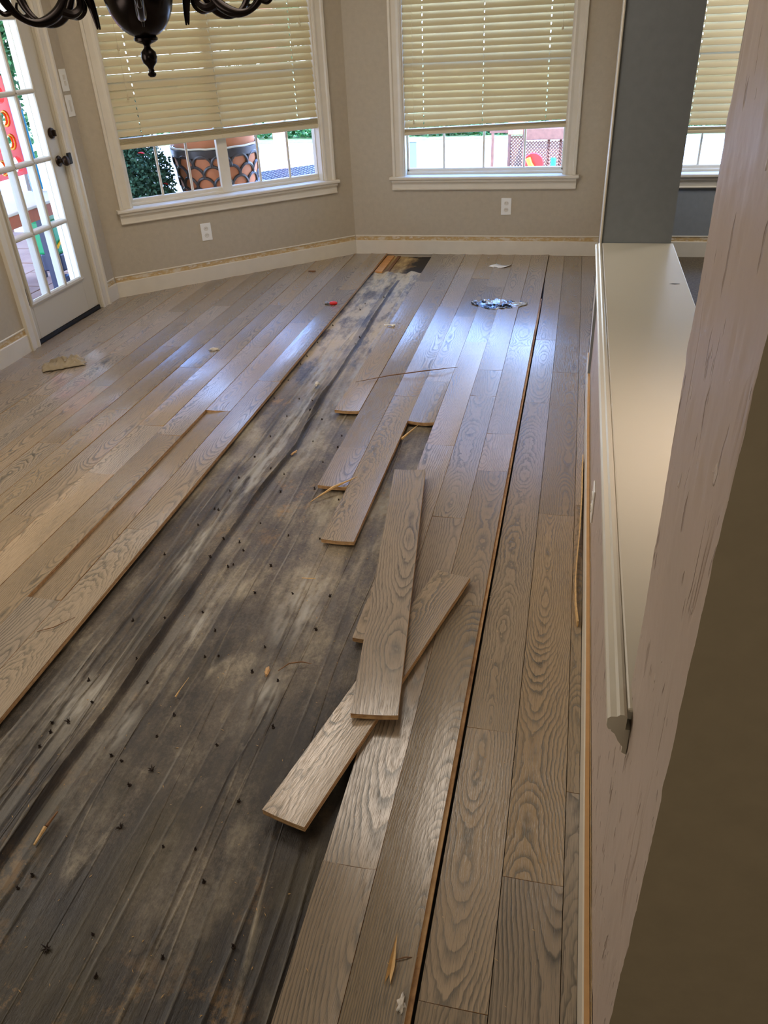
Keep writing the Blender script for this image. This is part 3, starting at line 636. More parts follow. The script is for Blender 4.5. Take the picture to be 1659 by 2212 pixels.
# right field (loosened rows) between the opening and the raised ridge
def ridge(y): return -0.190 + 0.0055 * y
def bq(k): return lambda y: ridge(y) - 0.1268 * k * (1 + 0.0085 * (y - 3.2))
Q = {1: (0.35, [1.92, 2.80, 3.14, 4.25, 4.60]), 2: (0.35, [0.976, 2.427, 3.545, 3.883, 5.1]), 3: (1.71, [3.007, 4.3, 5.4]), 4: (3.222, [3.71, 4.75, 5.6]),
     5: (2.215, [3.506, 4.93]), 6: (2.590, [2.93, 3.975, 5.3]), 7: (3.300, [4.60, 5.5])}
for k, (y0, js) in Q.items():
    row(bq(k), bq(k - 1), js, y0=y0, zf=(lambda y, k=k: {1: 0.0105, 2: 0.008, 3: 0.006, 4: 0.005, 5: 0.005, 6: 0.005, 7: 0.006}[k] * (1.0 if y < 4.5 else 0.45)), cup=0.0042 if k > 2 else 0.0034, tilt=0.004 if k == 1 else 0)
# tongue strip showing along the ridge
m = MB(); vs = []; n = 40
for i in range(n + 1):
    y = lerp(0.36, 5.15, i / n); x = ridge(y) - 0.0008; vs += [(x, y, 0.0065), (x + 0.0095, y, 0.0055), (x + 0.0100, y, -0.001), (x, y, -0.004)]
m.add(vs, [(4 * i + a, 4 * i + 4 + a, 4 * i + 5 + a, 4 * i + 1 + a) for i in range(n) for a in range(3)]).build('plank_tongue', M_PLY, floor)
R1l = lambda y: ridge(y) + (0.0150 if y < 5.1 else 0.0150 - 0.012 * min(1, (y - 5.1) / 0.5))
R12 = lambda y: -0.0355; R23 = lambda y: 0.0965
def wallx(y): return 0.1285 if y < 3.67 else lerp(0.131, 0.208, (y - 3.67) / (YF - 3.67))
row(R1l, R12, [0.733, 1.43, 3.52, 4.39], cup=0.001)
row(R12, R23, [1.021, 2.516, 3.912, 4.85], cup=0.001)
row(R23, wallx, [1.27, 2.6, 3.768, 5.0], cup=0.0002)

# felt underlayment with creases running along the opening
def crease_x(pts, y):
    pts = sorted(pts, key=lambda p: p[1])
    if y <= pts[0][1]: return pts[0][0]
    for a, b in zip(pts[:-1], pts[1:]):
        if y <= b[1]: return lerp(a[0], b[0], (y - a[1]) / (b[1] - a[1]))
    return pts[-1][0]
CR = [ # centreline points (x,y), height, half width, y range
 ([(-1.225, 5.7), (-1.217, 5.195), (-1.191, 4.246), (-1.184, 3.536), (-1.149, 2.967), (-1.173, 2.548), (-1.181, 2.173), (-1.177, 1.839), (-1.169, 1.586), (-1.175, 1.367), (-1.188, 1.146), (-1.193, 0.857)], 0.026, 0.026, (0.3, 5.6)),
 ([(-1.275, 4.6), (-1.25, 3.3), (-1.27, 2.6), (-1.25, 2.0), (-1.24, 1.2)], 0.010, 0.014, (0.3, 4.6)),
 ([(-1.33, 3.9), (-1.33, 2.9), (-1.315, 2.2), (-1.33, 1.5), (-1.30, 0.9)], 0.009, 0.013, (0.3, 3.9)),
 ([(-1.385, 2.6), (-1.365, 2.083), (-1.40, 1.543), (-1.41, 1.168)], 0.005, 0.012, (0.3, 2.7)),
 ([(-1.10, 3.0), (-1.105, 2.3), (-1.10, 1.7), (-1.12, 1.236), (-1.121, 0.756)], 0.007, 0.016, (0.3, 3.0)),
 ([(-1.04, 3.2), (-1.02, 2.4), (-1.03, 1.8)], 0.003, 0.010, (1.4, 3.3)),
 ([(-0.985, 2.6), (-0.975, 2.0), (-0.99, 1.2)], 0.003, 0.008, (0.9, 2.7)),
 ([(-0.915, 2.5), (-0.90, 1.6), (-0.91, 0.9)], 0.0025, 0.007, (0.6, 2.6)),
 ([(-0.713, 2.045), (-0.736, 1.703), (-0.732, 1.359), (-0.748, 1.197), (-0.741, 0.6)], 0.004, 0.006, (0.5, 2.15)),
 ([(-0.688, 2.1), (-0.705, 1.7), (-0.70, 1.3)], 0.0035, 0.005, (1.0, 2.2)),
 ([(-0.60, 1.2), (-0.568, 0.919), (-0.578, 0.615)], 0.006, 0.010, (0.3, 1.15)),
 ([(-0.51, 1.1), (-0.496, 0.868), (-0.499, 0.631)], 0.008, 0.012, (0.3, 1.1)),
 ([(-0.463, 1.1), (-0.455, 0.779)], 0.005, 0.009, (0.3, 1.1)),
 ([(-0.66, 1.0), (-0.65, 0.6)], 0.004, 0.010, (0.3, 1.0)),
 ([(-0.80, 2.2), (-0.79, 1.7)], 0.003, 0.008, (1.5, 2.3)),
 ([(-1.36, 3.0), (-1.345, 2.0), (-1.36, 1.0)], 0.005, 0.008, (0.4, 3.1)),
 ([(-1.292, 2.2), (-1.285, 1.2)], 0.006, 0.008, (0.4, 2.4)),
 ([(-1.215, 1.7), (-1.225, 0.9)], 0.006, 0.009, (0.4, 1.8)),
 ([(-1.06, 1.9), (-1.07, 1.0)], 0.004, 0.009, (0.5, 2.0)),
 ([(-0.945, 3.4), (-0.94, 2.7)], 0.003, 0.007, (2.3, 3.6)),
 ([(-1.01, 4.0), (-1.0, 3.2)], 0.004, 0.009, (2.6, 4.3)),
 ([(-0.625, 2.0), (-0.62, 1.4)], 0.003, 0.008, (1.2, 2.1)),
 ([(-0.83, 1.4), (-0.84, 0.9)], 0.003, 0.008, (0.5, 1.5)),
 ([(-1.40, 5.2), (-1.36, 4.0)], 0.004, 0.012, (3.8, 5.6)),
 ([(-1.13, 5.5), (-1.10, 4.2)], 0.004, 0.012, (4.0, 5.6))]
def felt_zw(x, y):
    z = -0.0215 + 0.0018 * noise.noise(Vector((x * 6, y * 2, 0))) + 0.0012 * noise.noise(Vector((x * 34, y * 3, 3))); wr = 0.5
    for n_, (pts, h, w_, (ya, yb)) in enumerate(CR):
        if y < ya or y > yb: continue
        wl, wr_ = (0.060, 0.012) if n_ == 0 else (w_ * 1.3, w_ * 0.8)
        cx = crease_x(pts, y); d = x - cx
        if d < -0.09 or d > 0.09: continue
        cx += 0.007 * noise.noise(Vector((y * 2.3, h * 1000, 1))); d = x - cx
        e = min(1, (y - ya) / 0.25 + (0.6 if ya < 0.4 else 0), (yb - y) / 0.35)
        e *= 0.8 + 0.5 * noise.noise(Vector((y * 2.2, h * 500, 7)))
        if n_ == 0: e *= 1 + 0.55 * noise.noise(Vector((y * 1.1, 4, 7)))
        f = max(0, 1 + d / wl) ** 1.5 if d < 0 else max(0, 1 - d / wr_) ** 1.2
        z += h * e * f
        if n_ == 0:
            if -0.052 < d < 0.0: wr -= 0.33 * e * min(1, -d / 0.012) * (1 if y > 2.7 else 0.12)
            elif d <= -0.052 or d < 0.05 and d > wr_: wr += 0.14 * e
            if 0 <= d < wr_ + 0.006: wr -= 0.38 if y > 2.6 else 0.30  # steep side of the main fold darkened as shade
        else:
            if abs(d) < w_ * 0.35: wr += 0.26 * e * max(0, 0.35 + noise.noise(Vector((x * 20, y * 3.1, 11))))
            elif 0 < d < w_ * 1.1: wr -= 0.26 * e * max(0, 0.55 + noise.noise(Vector((x * 15, y * 2.1, 13))))  # shade painted along one side of each smaller crease
    for px_, py_, sx_, sy_ in ((-1.30, 1.35, 0.07, 0.10), (-1.08, 1.76, 0.03, 0.16), (-1.24, 3.25, 0.05, 0.55), (-1.25, 2.70, 0.06, 0.22), (-0.78, 1.86, 0.07, 0.15), (-0.76, 1.47, 0.04, 0.10), (-1.31, 3.9, 0.04, 0.3), (-1.08, 3.75, 0.03, 0.9), (-1.27, 2.12, 0.03, 0.2), (-1.10, 1.30, 0.02, 0.10)):
        q = ((x - px_) / sx_) ** 2 + ((y - py_) / sy_) ** 2
        if q < 4: wr += 0.62 * math.exp(-q) * (0.45 + 0.9 * noise.noise(Vector((x * 38, y * 9, 2))) + 0.6 * noise.noise(Vector((x * 90, y * 30, 5))))
    if -1.32 < x < -1.10: z += 0.0016 * noise.noise(Vector((x * 12, y * 24, 9)))
    return z, max(0, min(1, wr))
def felt_z(x, y): return felt_zw(x, y)[0]
NX, NYY = 400, 330; fx0, fx1, fy0, fy1 = -1.50, -0.36, 0.28, 5.775; vs = []; WEAR_SHADE = []
for j in range(NYY + 1):
    tt = (j / NYY) ** 1.35
    for i in range(NX + 1):
        x = lerp(fx0, fx1, i / NX); y = lerp(fy0, fy1, tt)
        if j > NYY - 4: y += 0.05 * noise.noise(Vector((x * 7, 0, 2))) + 0.016 * noise.noise(Vector((x * 30, 0, 4)))
        zz, wv = felt_zw(x, y); WEAR_SHADE.append(wv)
        lim = -0.0165
        if x < -1.452 or x > ridge(y) - 0.1268 * (2 if y < 1.7 else 3 if y < 2.2 else 5) + 0.004: zz = min(zz, lim)
        if j > NYY - 10 and x > -1.44: zz += (0.045 * max(0, noise.noise(Vector((x * 11, 0, 12))) + 0.15)) * (1 - (NYY - j) / 10)
        vs.append((x, y, zz))
n = NX + 1
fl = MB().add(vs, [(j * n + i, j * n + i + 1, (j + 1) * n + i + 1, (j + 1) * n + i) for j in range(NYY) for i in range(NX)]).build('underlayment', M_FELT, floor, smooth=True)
wa = fl.data.attributes.new('wear_shade', 'FLOAT', 'POINT'); wa.data.foreach_set('value', WEAR_SHADE)
fl['label'] = 'dark creased felt sheet laid bare in the opening'
# subfloor board laid bare at the far end, with an orange cut board beside the planks
MB().box(-1.445, -1.385, 5.80, YF - 0.01, -0.024, -0.013).build('batten', plain('orange_subfloor_strip', srgb(206, 150, 92), 0.7, var=0.1, scale=20), floor)
MB().box(-1.36, -1.335, 5.80, YF - 0.01, -0.024, -0.016).build('batten', M_BARK, floor)

# ------------------------------------------------------------------ loose planks lying across the opening
def loose(label, p0, p1, width, z0, z1, roll=0.0, cup=0.003, grow=0.0):
    p0, p1 = Vector((*p0, z0)), Vector((*p1, z1)); L = (p1 - p0).length; mid = (p0 + p1) / 2
    m = plank_mesh(lambda y: -width / 2 - grow * y, lambda y: width / 2 + grow * y, -L / 2, L / 2, th=0.0165, cup=cup)
    o = m.build('loose_plank', [M_OAK, M_PLY])
    d = (p1 - p0).normalized(); xx = d.cross(Vector((0, 0, 1))).normalized(); zz = xx.cross(d)
    R = Matrix((xx, d, zz)).transposed().to_4x4() @ Matrix.Rotation(roll, 4, 'Y')
    o.matrix_world = Matrix.Translation(mid) @ R
    return tag(o, label, 'plank', 'loose floor planks')
loose('loose plank lying on top of the pile, its near end square to the camera', (-0.4075, 1.382), (-0.566, 2.700), 0.127, 0.050, 0.046)
loose('long loose plank crossing under the top one, near end over the dark felt', (-0.5525, 1.052), (-0.2925, 2.050), 0.119, 0.024, 0.031, roll=-0.03)

# ------------------------------------------------------------------ sticks, splinters, scraps
def stick(label, pts, rads, mat=M_PINE, name='wood_splinter', n=6, flat=1.0, group='wood splinters'):
    m = MB(); m.tube(pts, rads, n)
    if flat != 1.0:
        zc = sum(p[2] for p in pts) / len(pts)
        m.v = [(x, y, zc + (z - zc) * flat) for x, y, z in m.v]
    o = m.build(name, mat, smooth=True); return tag(o, label, 'wood splinter', group)
stick('long thin dark stick lying across several planks', [(-1.040, 3.640, 0.012), (-0.87, 3.725, 0.022), (-0.70, 3.80, 0.024), (-0.536, 3.885, 0.018)], [0.001, 0.0028, 0.0030, 0.0012], M_BARK, 'thin_stick')
stick('pale stick propped on the curled end of a plank', [(-0.934, 2.490, -0.012), (-0.86, 2.575, 0.012), (-0.778, 2.655, 0.023)], [0.001, 0.006, 0.001], flat=1)
stick('pink-tinged splinter poking from under the raised plank end', [(-0.672, 3.050, 0.004), (-0.645, 3.12, 0.008), (-0.622, 3.18, 0.012)], [0.006, 0.004, 0.001])
stick('two-toned splinter on the felt near the left edge', [(-1.128, 0.898, -0.012), (-1.128, 0.945, -0.009)], [0.003, 0.0052]); 
stick('dark tip of the broken splinter near the left edge', [(-1.127, 0.948, -0.010), (-1.122, 0.99, -0.008)], [0.0045, 0.002], M_BARK)
m = MB(); m.add([(0, 0, 0.001), (0.012, 0.002, 0.001), (0.0145, 0.035, 0.008), (0.006, 0.100, 0.010), (0.001, 0.035, 0.008), (0.006, 0.022, 0.001), (0, 0, 0.004), (0.012, 0.002, 0.005)], [(0, 5, 3, 4), (5, 1, 2, 3), (6, 4, 3), (7, 3, 2), (0, 6, 4), (1, 7, 2), (5, 3, 6), (5, 7, 3)])
o = m.build('wood_splinter', M_PINE, loc=(-0.2395, 0.742, 0.012)); tag(o, 'forked pale wedge splinter on the nearest plank', 'wood splinter', 'wood splinters')
stick('short straight sliver lying across the felt seam', [(-0.815, 2.005, -0.014), (-0.765, 2.006, -0.012)], [0.0012, 0.0016])
stick('crooked brown twig-like sliver on the felt', [(-0.745, 1.555, -0.012), (-0.72, 1.585, -0.006), (-0.685, 1.598, -0.006), (-0.655, 1.600, -0.010)], [0.001, 0.002, 0.002, 0.001], M_BARK)
stick('thin upright sliver standing in the felt left of centre', [(-1.005, 1.405, -0.014), (-0.998, 1.428, -0.004), (-0.990, 1.47, 0.002)], [0.0032, 0.0012, 0.0006])
stick('thin curved sliver beside the fluff on the nearest planks', [(-0.228, 0.792, 0.014), (-0.208, 0.800, 0.017), (-0.184, 0.806, 0.012)], [0.001, 0.0014, 0.0006], M_BARK)
stick('brown sliver lying on the left-hand planks', [(-1.565, 1.575, 0.004), (-1.52, 1.60, 0.007), (-1.48, 1.66, 0.005)], [0.001, 0.0016, 0.0006], M_BARK)
# long peeled strip against the half-wall baseboard
m = MB(); pts = [(0.122, 2.95, 0.030), (0.121, 2.65, 0.030), (0.116, 2.40, 0.026), (0.108, 2.22, 0.022), (0.105, 2.10, 0.020), (0.1075, 1.98, 0.020), (0.1155, 1.885, 0.020)]; vs = []
for x, y, z in pts: vs += [(x - 0.002, y, 0.001), (x - 0.002, y, z + 0.004), (x + 0.002, y, z + 0.004), (x + 0.002, y, 0.001)]
k = len(pts); m.add(vs, [(4 * i + a, 4 * i + 4 + a, 4 * i + 4 + (a + 1) % 4, 4 * i + (a + 1) % 4) for i in range(k - 1) for a in range(4)] + [(0, 1, 2, 3), tuple(4 * (k - 1) + a for a in (3, 2, 1, 0))])
o = m.build('wood_strip', M_PINE, smooth=False); tag(o, 'long pale bowed strip standing against the half-wall baseboard', 'wood strip')
def blob(name, label, cat, loc, size, mat, seed=1.0, amp=0.45, rz=0, group=None, sub=3, fr=2.2):
    import bmesh
    bm = bmesh.new(); bmesh.ops.create_icosphere(bm, subdivisions=sub, radius=1)
    for v in bm.verts:
        p = v.co.copy(); k = 1 + amp * noise.noise(p * fr + Vector((seed, 0, 0))) + amp * 0.5 * noise.noise(p * fr * 2.7 + Vector((0, seed, 0)))
        v.co = Vector((p.x * size[0] * k, p.y * size[1] * k, max(-0.25, p.z) * size[2] * k))
    me = bpy.data.meshes.new(name); bm.to_mesh(me); bm.free(); me.materials.append(mat)
    for q in me.polygons: q.use_smooth = True
    o = bpy.data.objects.new(name, me); C.objects.link(o); o.location = loc; o.rotation_euler = (0, 0, rz)
    return tag(o, label, cat, group)
# crumpled cloth: folded sheet
def cloth():
    nx, ny = 46, 26; vs = []
    for j in range(ny + 1):
        for i in range(nx + 1):
            u, v = i / nx - 0.5, j / ny - 0.5
            a = noise.noise(Vector((u * 5.0, v * 4.0, 2.0))); b = noise.noise(Vector((u * 13, v * 9, 6)))
            e = max(0, 1 - (abs(u) * 2) ** 4) * max(0, 1 - (abs(v) * 2) ** 4)
            z = 0.004 + e * (0.018 + 0.050 * abs(a) + 0.016 * b)
            x = u * 0.235 + 0.020 * noise.noise(Vector((v * 6, 3, u * 2))); y = v * 0.115 + 0.022 * noise.noise(Vector((u * 6, 8, v * 2)))
            vs.append((x, y, max(0.003, z)))
    n = nx + 1
    o = MB().add(vs, [(j * n + i, j * n + i + 1, (j + 1) * n + i + 1, (j + 1) * n + i) for j in range(ny) for i in range(nx)]).build('cloth', M_CLOTH, smooth=True)
    s = o.modifiers.new('solid', 'SOLIDIFY'); s.thickness = 0.0025
    o.location = (-2.800, 3.700, 0.004); o.rotation_euler = (0, 0, 0.62); return tag(o, 'crumpled cream cloth on the floor in front of the door', 'cloth')
cloth()
def film():
    nx, ny = 60, 18; vs = []
    for j in range(ny + 1):
        for i in range(nx + 1):
            u, v = i / nx, j / ny - 0.5; w_ = 0.19 * (math.sin(PI * (0.02 + 0.96 * u)) ** 0.75)
            x = -0.605 + 0.365 * u; y = 5.03 - 0.085 * math.sin(PI * u) * (0.35) + v * w_ + 0.006 * noise.noise(Vector((u * 9, v * 3, 0)))
            z = 0.004 + 0.030 * abs(noise.noise(Vector((u * 7 + v * 5, v * 4, 1)))) + 0.005 * abs(noise.noise(Vector((u * 18, v * 9, 1)))); vs.append((x, y, z))
    n = nx + 1
    o = MB().add(vs, [(j * n + i, j * n + i + 1, (j + 1) * n + i + 1, (j + 1) * n + i) for j in range(ny) for i in range(nx)]).build('plastic_film', M_FOIL, smooth=True)
    s = o.modifiers.new('solid', 'SOLIDIFY'); s.thickness = 0.001; return tag(o, 'crinkled shiny plastic film lying on the far planks', 'plastic film')
film()
vs = []
for j, (a, b) in enumerate((((-0.532, 5.965), (-0.408, 5.955)), ((-0.585, 5.895), (-0.455, 5.880)))):
    for i in range(9):
        t = i / 8; vs.append((lerp(a[0], b[0], t), lerp(a[1], b[1], t), 0.003 + 0.010 * (2 * t - 1) ** 2))
o = MB().add(vs, [(i, i + 1, i + 10, i + 9) for i in range(8)]).build('paper_scrap', M_PAPER, smooth=True); s = o.modifiers.new('solid', 'SOLIDIFY'); s.thickness = 0.001
tag(o, 'white curled paper scrap near the far wall', 'paper')
r = empty('utility_tool', (-1.545, 4.930, 0.012), 0.12); tag(r, 'small red-handled tool with a grey metal end', 'tool')
Rx = Matrix.Rotation(PI / 2, 4, 'Y')
MB().lathe([(0, -0.006), (0.008, -0.005), (0.0125, 0.006), (0.0130, 0.026), (0.011, 0.040), (0.006, 0.047), (0, 0.048)], 16, mat=Rx).build('handle', M_RED, r, smooth=True)
MB().lathe([(0, -0.036), (0.0105, -0.036), (0.0105, -0.018), (0.005, -0.016), (0.005, -0.004), (0, -0.004)], 12, mat=Rx).build('ferrule', M_STEEL, r)
m = MB(); m.tube([(-0.030, -0.004, 0.008), (-0.012, 0.002, 0.010), (0.010, 0.0, 0.009), (0.030, 0.010, 0.008)], [0.006, 0.004, 0.005, 0.007], 8)
m.tube([(0.012, 0.0, 0.009), (0.026, -0.008, 0.008)], [0.005, 0.007], 8); m.tube([(-0.028, -0.004, 0.008), (-0.036, 0.010, 0.008)], [0.005, 0.004], 8)
o = m.build('plastic_spacer', M_PAPER, smooth=True, loc=(-1.045, 4.520, 0.006)); tag(o, 'small pinkish white bone-shaped scrap at the edge of the opening', 'scrap')
blob('lint_tuft', 'pale lint tuft on the middle of the left-hand planks', 'lint', (-2.005, 4.03, 0.006), (0.032, 0.012, 0.012), M_LINT, 3, 0.6)
blob('lint_tuft', 'small white paint flake on the felt crease', 'lint', (-1.245, 3.62, 0.0), (0.012, 0.022, 0.009), M_LINT, 5, 0.7)
blob('lint_tuft', 'white frayed tuft at the bottom edge of the nearest plank', 'lint', (-0.198, 0.712, 0.014), (0.007, 0.014, 0.006), M_LINT, 8, 0.9)
blob('wood_chip', 'curled orange chip beside the felt seam', 'wood chip', (-0.775, 1.545, -0.010), (0.0065, 0.018, 0.004), M_MDF, 3, 1.0, 0.2)
blob('wood_chip', 'leaf-shaped tan chip beside the main crease', 'wood chip', (-1.130, 2.88, -0.010), (0.006, 0.020, 0.003), M_MDF, 9, 1.0, -0.3)
blob('wood_chip', 'brown leaf scrap near the angled wall', 'wood chip', (-1.92, 5.72, 0.004), (0.030, 0.012, 0.005), M_BARK, 2, 0.6)

# staples / nail tufts left in the felt
import bmesh
def staple_mesh(seed, big):
    rnd = random.Random(seed); m = MB(); k = 7 if big else 3
    for i in range(k):
        a = rnd.uniform(0, 2 * PI); rr = (0.014 if big else 0.0042) * rnd.uniform(0.6, 1.2); h = (0.005 if big else 0.009) * rnd.uniform(0.6, 1.2)
        m.tube([(0, 0, -0.002), (rr * 0.5 * math.cos(a), rr * 0.5 * math.sin(a), h * 0.8), (rr * math.cos(a), rr * math.sin(a), h)], [0.0020, 0.0016, 0.0006], 5)
    m.lathe([(0, 0.002), (0.0035, 0.0015), (0.0045, 0), (0.004, -0.003)], 8)
    me = m.build('staple', M_NAIL); d = me.data; bpy.data.objects.remove(me); return d
SM = [staple_mesh(i, False) for i in range(5)]; SB_ = [staple_mesh(i + 50, True) for i in range(2)]
STAPLES = [(-1.364,2.064,0),(-1.32,2.266,0),(-1.179,2.184,0),(-1.18,2.063,0),(-1.088,2.048,0),(-1.1,2.03,0),(-1.083,2.137,0),(-1.116,2.182,0),(-1.085,2.322,0),(-0.949,2.256,0),(-0.949,2.062,0),(-0.951,1.906,0),(-1.086,1.779,0),(-0.952,1.593,0),(-0.824,1.656,0),(-0.822,1.924,0),(-0.824,2.252,0),(-0.69,1.761,0),(-0.693,1.931,0),(-0.824,1.545,0),(-0.735,1.523,0),(-1.115,1.446,0),(-1.301,1.702,0),(-1.188,1.715,0),(-1.185,1.519,0),(-1.307,2.393,0),(-1.288,2.388,0),(-1.009,1.7,0),(-0.992,1.581,0),(-1.221,5.138,0),(-1.331,5.034,0),(-1.334,4.905,0),(-1.194,4.346,0),(-1.196,4.239,0),(-1.432,4.582,0),(-1.44,4.272,0),(-1.436,4.047,0),(-1.436,3.927,0),(-1.433,3.694,0),(-1.43,3.461,0),(-1.297,3.467,0),(-1.218,3.443,0),(-1.182,3.293,0),(-1.11,3.248,0),(-1.294,3.259,0),(-1.185,2.723,0),(-1.116,2.698,0),(-1.085,2.559,0),(-1.302,2.645,0),(-1.299,2.536,0),(-1.302,2.834,0),(-0.982,2.83,0),(-0.954,2.973,0),(-0.966,3.086,0),(-0.951,2.603,0),(-0.829,2.535,0),(-1.084,3.013,0),(-1.3,3.036,0),(-1.269,1.269,1),(-1.238,1.345,0),(-1.297,1.173,0),(-1.311,1.255,0),(-1.296,1.224,0),(-1.049,1.17,0),(-1.085,1.181,0),(-0.956,1.16,1),(-0.981,1.345,0),(-0.818,1.266,0),(-0.694,1.11,0),(-0.689,1.352,0),(-0.952,0.986,1),(-0.99,1.103,0),(-1.299,1.426,0),(-0.994,1.264,0),(-0.824,0.957,0),(-0.745,0.965,0),(-0.692,0.893,0),(-0.961,0.689,1),(-0.708,0.719,0),(-0.826,0.657,0),(-0.879,0.735,0),(-0.57,0.768,0),(-1.091,0.832,0),(-1.106,0.798,0)]
for i, (x, y, big) in enumerate(STAPLES):
    z = felt_z(x, y) + 0.001; dd = (SB_ if big else SM)[i % (2 if big else 5)]
    o = bpy.data.objects.new('staple', dd); C.objects.link(o); o.location = (x, y, z); o.rotation_euler = (random.uniform(-.3, .3), random.uniform(-.3, .3), random.uniform(0, 6)); s = random.uniform(0.75, 1.15); o.scale = (s, s, s)
    tag(o, 'spent floor staple with frayed felt sticking up from the dark underlayment', 'staple', 'staples left in the underlayment')
# crumbs of wood and dust
m = MB(); rnd = random.Random(3)
def crumb(x, y, z, s):
    a = rnd.uniform(0, PI); L = s * rnd.uniform(1, 3.2); c, d = math.cos(a), math.sin(a); w_ = s * 0.5
    m.add([(x - c * L, y - d * L, z), (x + d * w_, y - c * w_, z), (x + c * L, y + d * L, z + w_), (x - d * w_, y + c * w_, z + w_), (x, y, z + w_ * 1.6)], [(0, 1, 4), (1, 2, 4), (2, 3, 4), (3, 0, 4), (0, 3, 2, 1)])
for i in range(330):
    x = rnd.uniform(-1.42, -0.46); y = 0.6 + 3.4 * rnd.random() ** 1.5
    if x > -0.56 and y > 1.6: continue
    crumb(x, y, felt_z(x, y) + 0.001, rnd.uniform(0.0008, 0.0022))
for i in range(150): crumb(rnd.uniform(-0.42, 0.10), 0.6 + 3.2 * rnd.random() ** 1.3, 0.014 if rnd.random() < 0 else 0.0135 * 0 + 0.010, rnd.uniform(0.0007, 0.0018))
for i in range(90): crumb(rnd.uniform(-2.9, -1.46), rnd.uniform(1.5, 5), 0.003, rnd.uniform(0.001, 0.0022))
o = m.build('wood_crumbs', M_PINE); tag(o, 'scattered wood crumbs and flecks over felt and planks', 'debris', kind='stuff')

# ------------------------------------------------------------------ chandelier
ch = empty('chandelier', (-1.705, 3.296, 0), math.atan2(-(-1.705), 3.296) * 0); tag(ch, 'dark bronze chandelier with scrolled arms hanging at the top left', 'chandelier')
MB().lathe([(0, 1.450), (0.010, 1.451), (0.016, 1.457), (0.017, 1.463), (0.011, 1.468), (0.012, 1.474), (0.010, 1.480), (0.014, 1.488), (0.027, 1.502), (0.032, 1.520), (0.029, 1.538), (0.014, 1.552), (0.0125, 1.560), (0.016, 1.565), (0.034, 1.571), (0.046, 1.578), (0.047, 1.586), (0.041, 1.592)], 28).build('finial', M_BRONZE, ch, smooth=True)
MB().lathe([(0.040, 1.591), (0.058, 1.598), (0.082, 1.615), (0.102, 1.640), (0.120, 1.675), (0.131, 1.715), (0.131, 1.75), (0.122, 1.79), (0.105, 1.83), (0.07, 1.86), (0.04, 1.88), (0.028, 1.90), (0.045, 1.93), (0.05, 1.96), (0.03, 2.0), (0.02, 2.06), (0.03, 2.12), (0.02, 2.2), (0, 2.21)], 36).build('bowl', M_BRONZE, ch, smooth=True)
base_ang = math.atan2(1.705, 3.296)     # tangent direction of the picture plane
def spl(P, n=6):
    out = []
    for i in range(len(P) - 1):
        p0, p1, p2, p3 = P[max(i - 1, 0)], P[i], P[i + 1], P[min(i + 2, len(P) - 1)]
        for k in range(n):
            t = k / n; out.append(tuple(0.5 * ((2 * b) + (-a + c) * t + (2 * a - 5 * b + 4 * c - d) * t * t + (-a + 3 * b - 3 * c + d) * t ** 3) for a, b, c, d in zip(p0, p1, p2, p3)))
    return out + [P[-1]]
def arm_mesh():
    m = MB()
    P = spl([(0.05, 0, 1.90), (0.14, 0, 1.935), (0.225, 0, 1.87), (0.275, 0, 1.77), (0.33, 0, 1.688), (0.40, 0, 1.652), (0.465, 0, 1.660), (0.515, 0, 1.705), (0.538, 0, 1.78), (0.530, 0, 1.86)])
    m.tube(P, [0.0150 + 0.004 * math.sin(i * 0.3) for i in range(len(P))], 10)
    P = spl([(0.33, 0, 1.685), (0.285, 0, 1.672), (0.250, 0, 1.692), (0.248, 0, 1.735), (0.280, 0, 1.755)]); m.tube(P, [0.017 - 0.008 * i / len(P) for i in range(len(P))], 8)
    P = spl([(0.255, 0, 1.80), (0.222, 0, 1.75), (0.205, 0, 1.69), (0.196, 0, 1.622)]); m.tube(P, [0.019 - 0.017 * (i / len(P)) ** 1.5 for i in range(len(P))], 8)
    P = spl([(0.50, 0, 1.69), (0.535, 0, 1.680), (0.560, 0, 1.705), (0.552, 0, 1.73)]); m.tube(P, [0.010 - 0.006 * i / len(P) for i in range(len(P))], 8)
    return m
am = arm_mesh(); first = None
for k in range(6):
    a = -0.478 + k * PI / 3
    a = -math.atan2(-1.705, 3.296) * 0 + math.atan2(1.705, 3.296) * 0 - 1.093 + k * PI / 3
    if first is None: first = am.build('arm', M_BRONZE, ch, smooth=True); arm = first
    else: arm = inst(first.data, 'arm', ch)
    arm.rotation_euler = (0, 0, a)
    MB().lathe([(0, 1.770), (0.012, 1.772), (0.036, 1.785), (0.042, 1.793), (0.034, 1.796), (0.016, 1.80), (0.018, 1.82), (0.020, 1.83), (0, 1.83)], 20, c=(0.530, 0, 0.085)).build('drip_cup', M_BRONZE, arm, smooth=True)
    MB().lathe([(0.0115, 1.83), (0.0115, 1.92), (0.004, 1.925), (0, 1.925)], 14, c=(0.530, 0, 0.085)).build('candle_sleeve', M_PLATE2, arm, smooth=True)
MB().tube([(0, 0, 2.2), (0, 0, 2.72)], 0.007, 8).build('stem', M_BRONZE, ch); MB().lathe([(0, 2.70), (0.05, 2.705), (0.065, 2.73), (0.065, 2.75), (0, 2.75)], 24).build('canopy', M_BRONZE, ch, smooth=True)

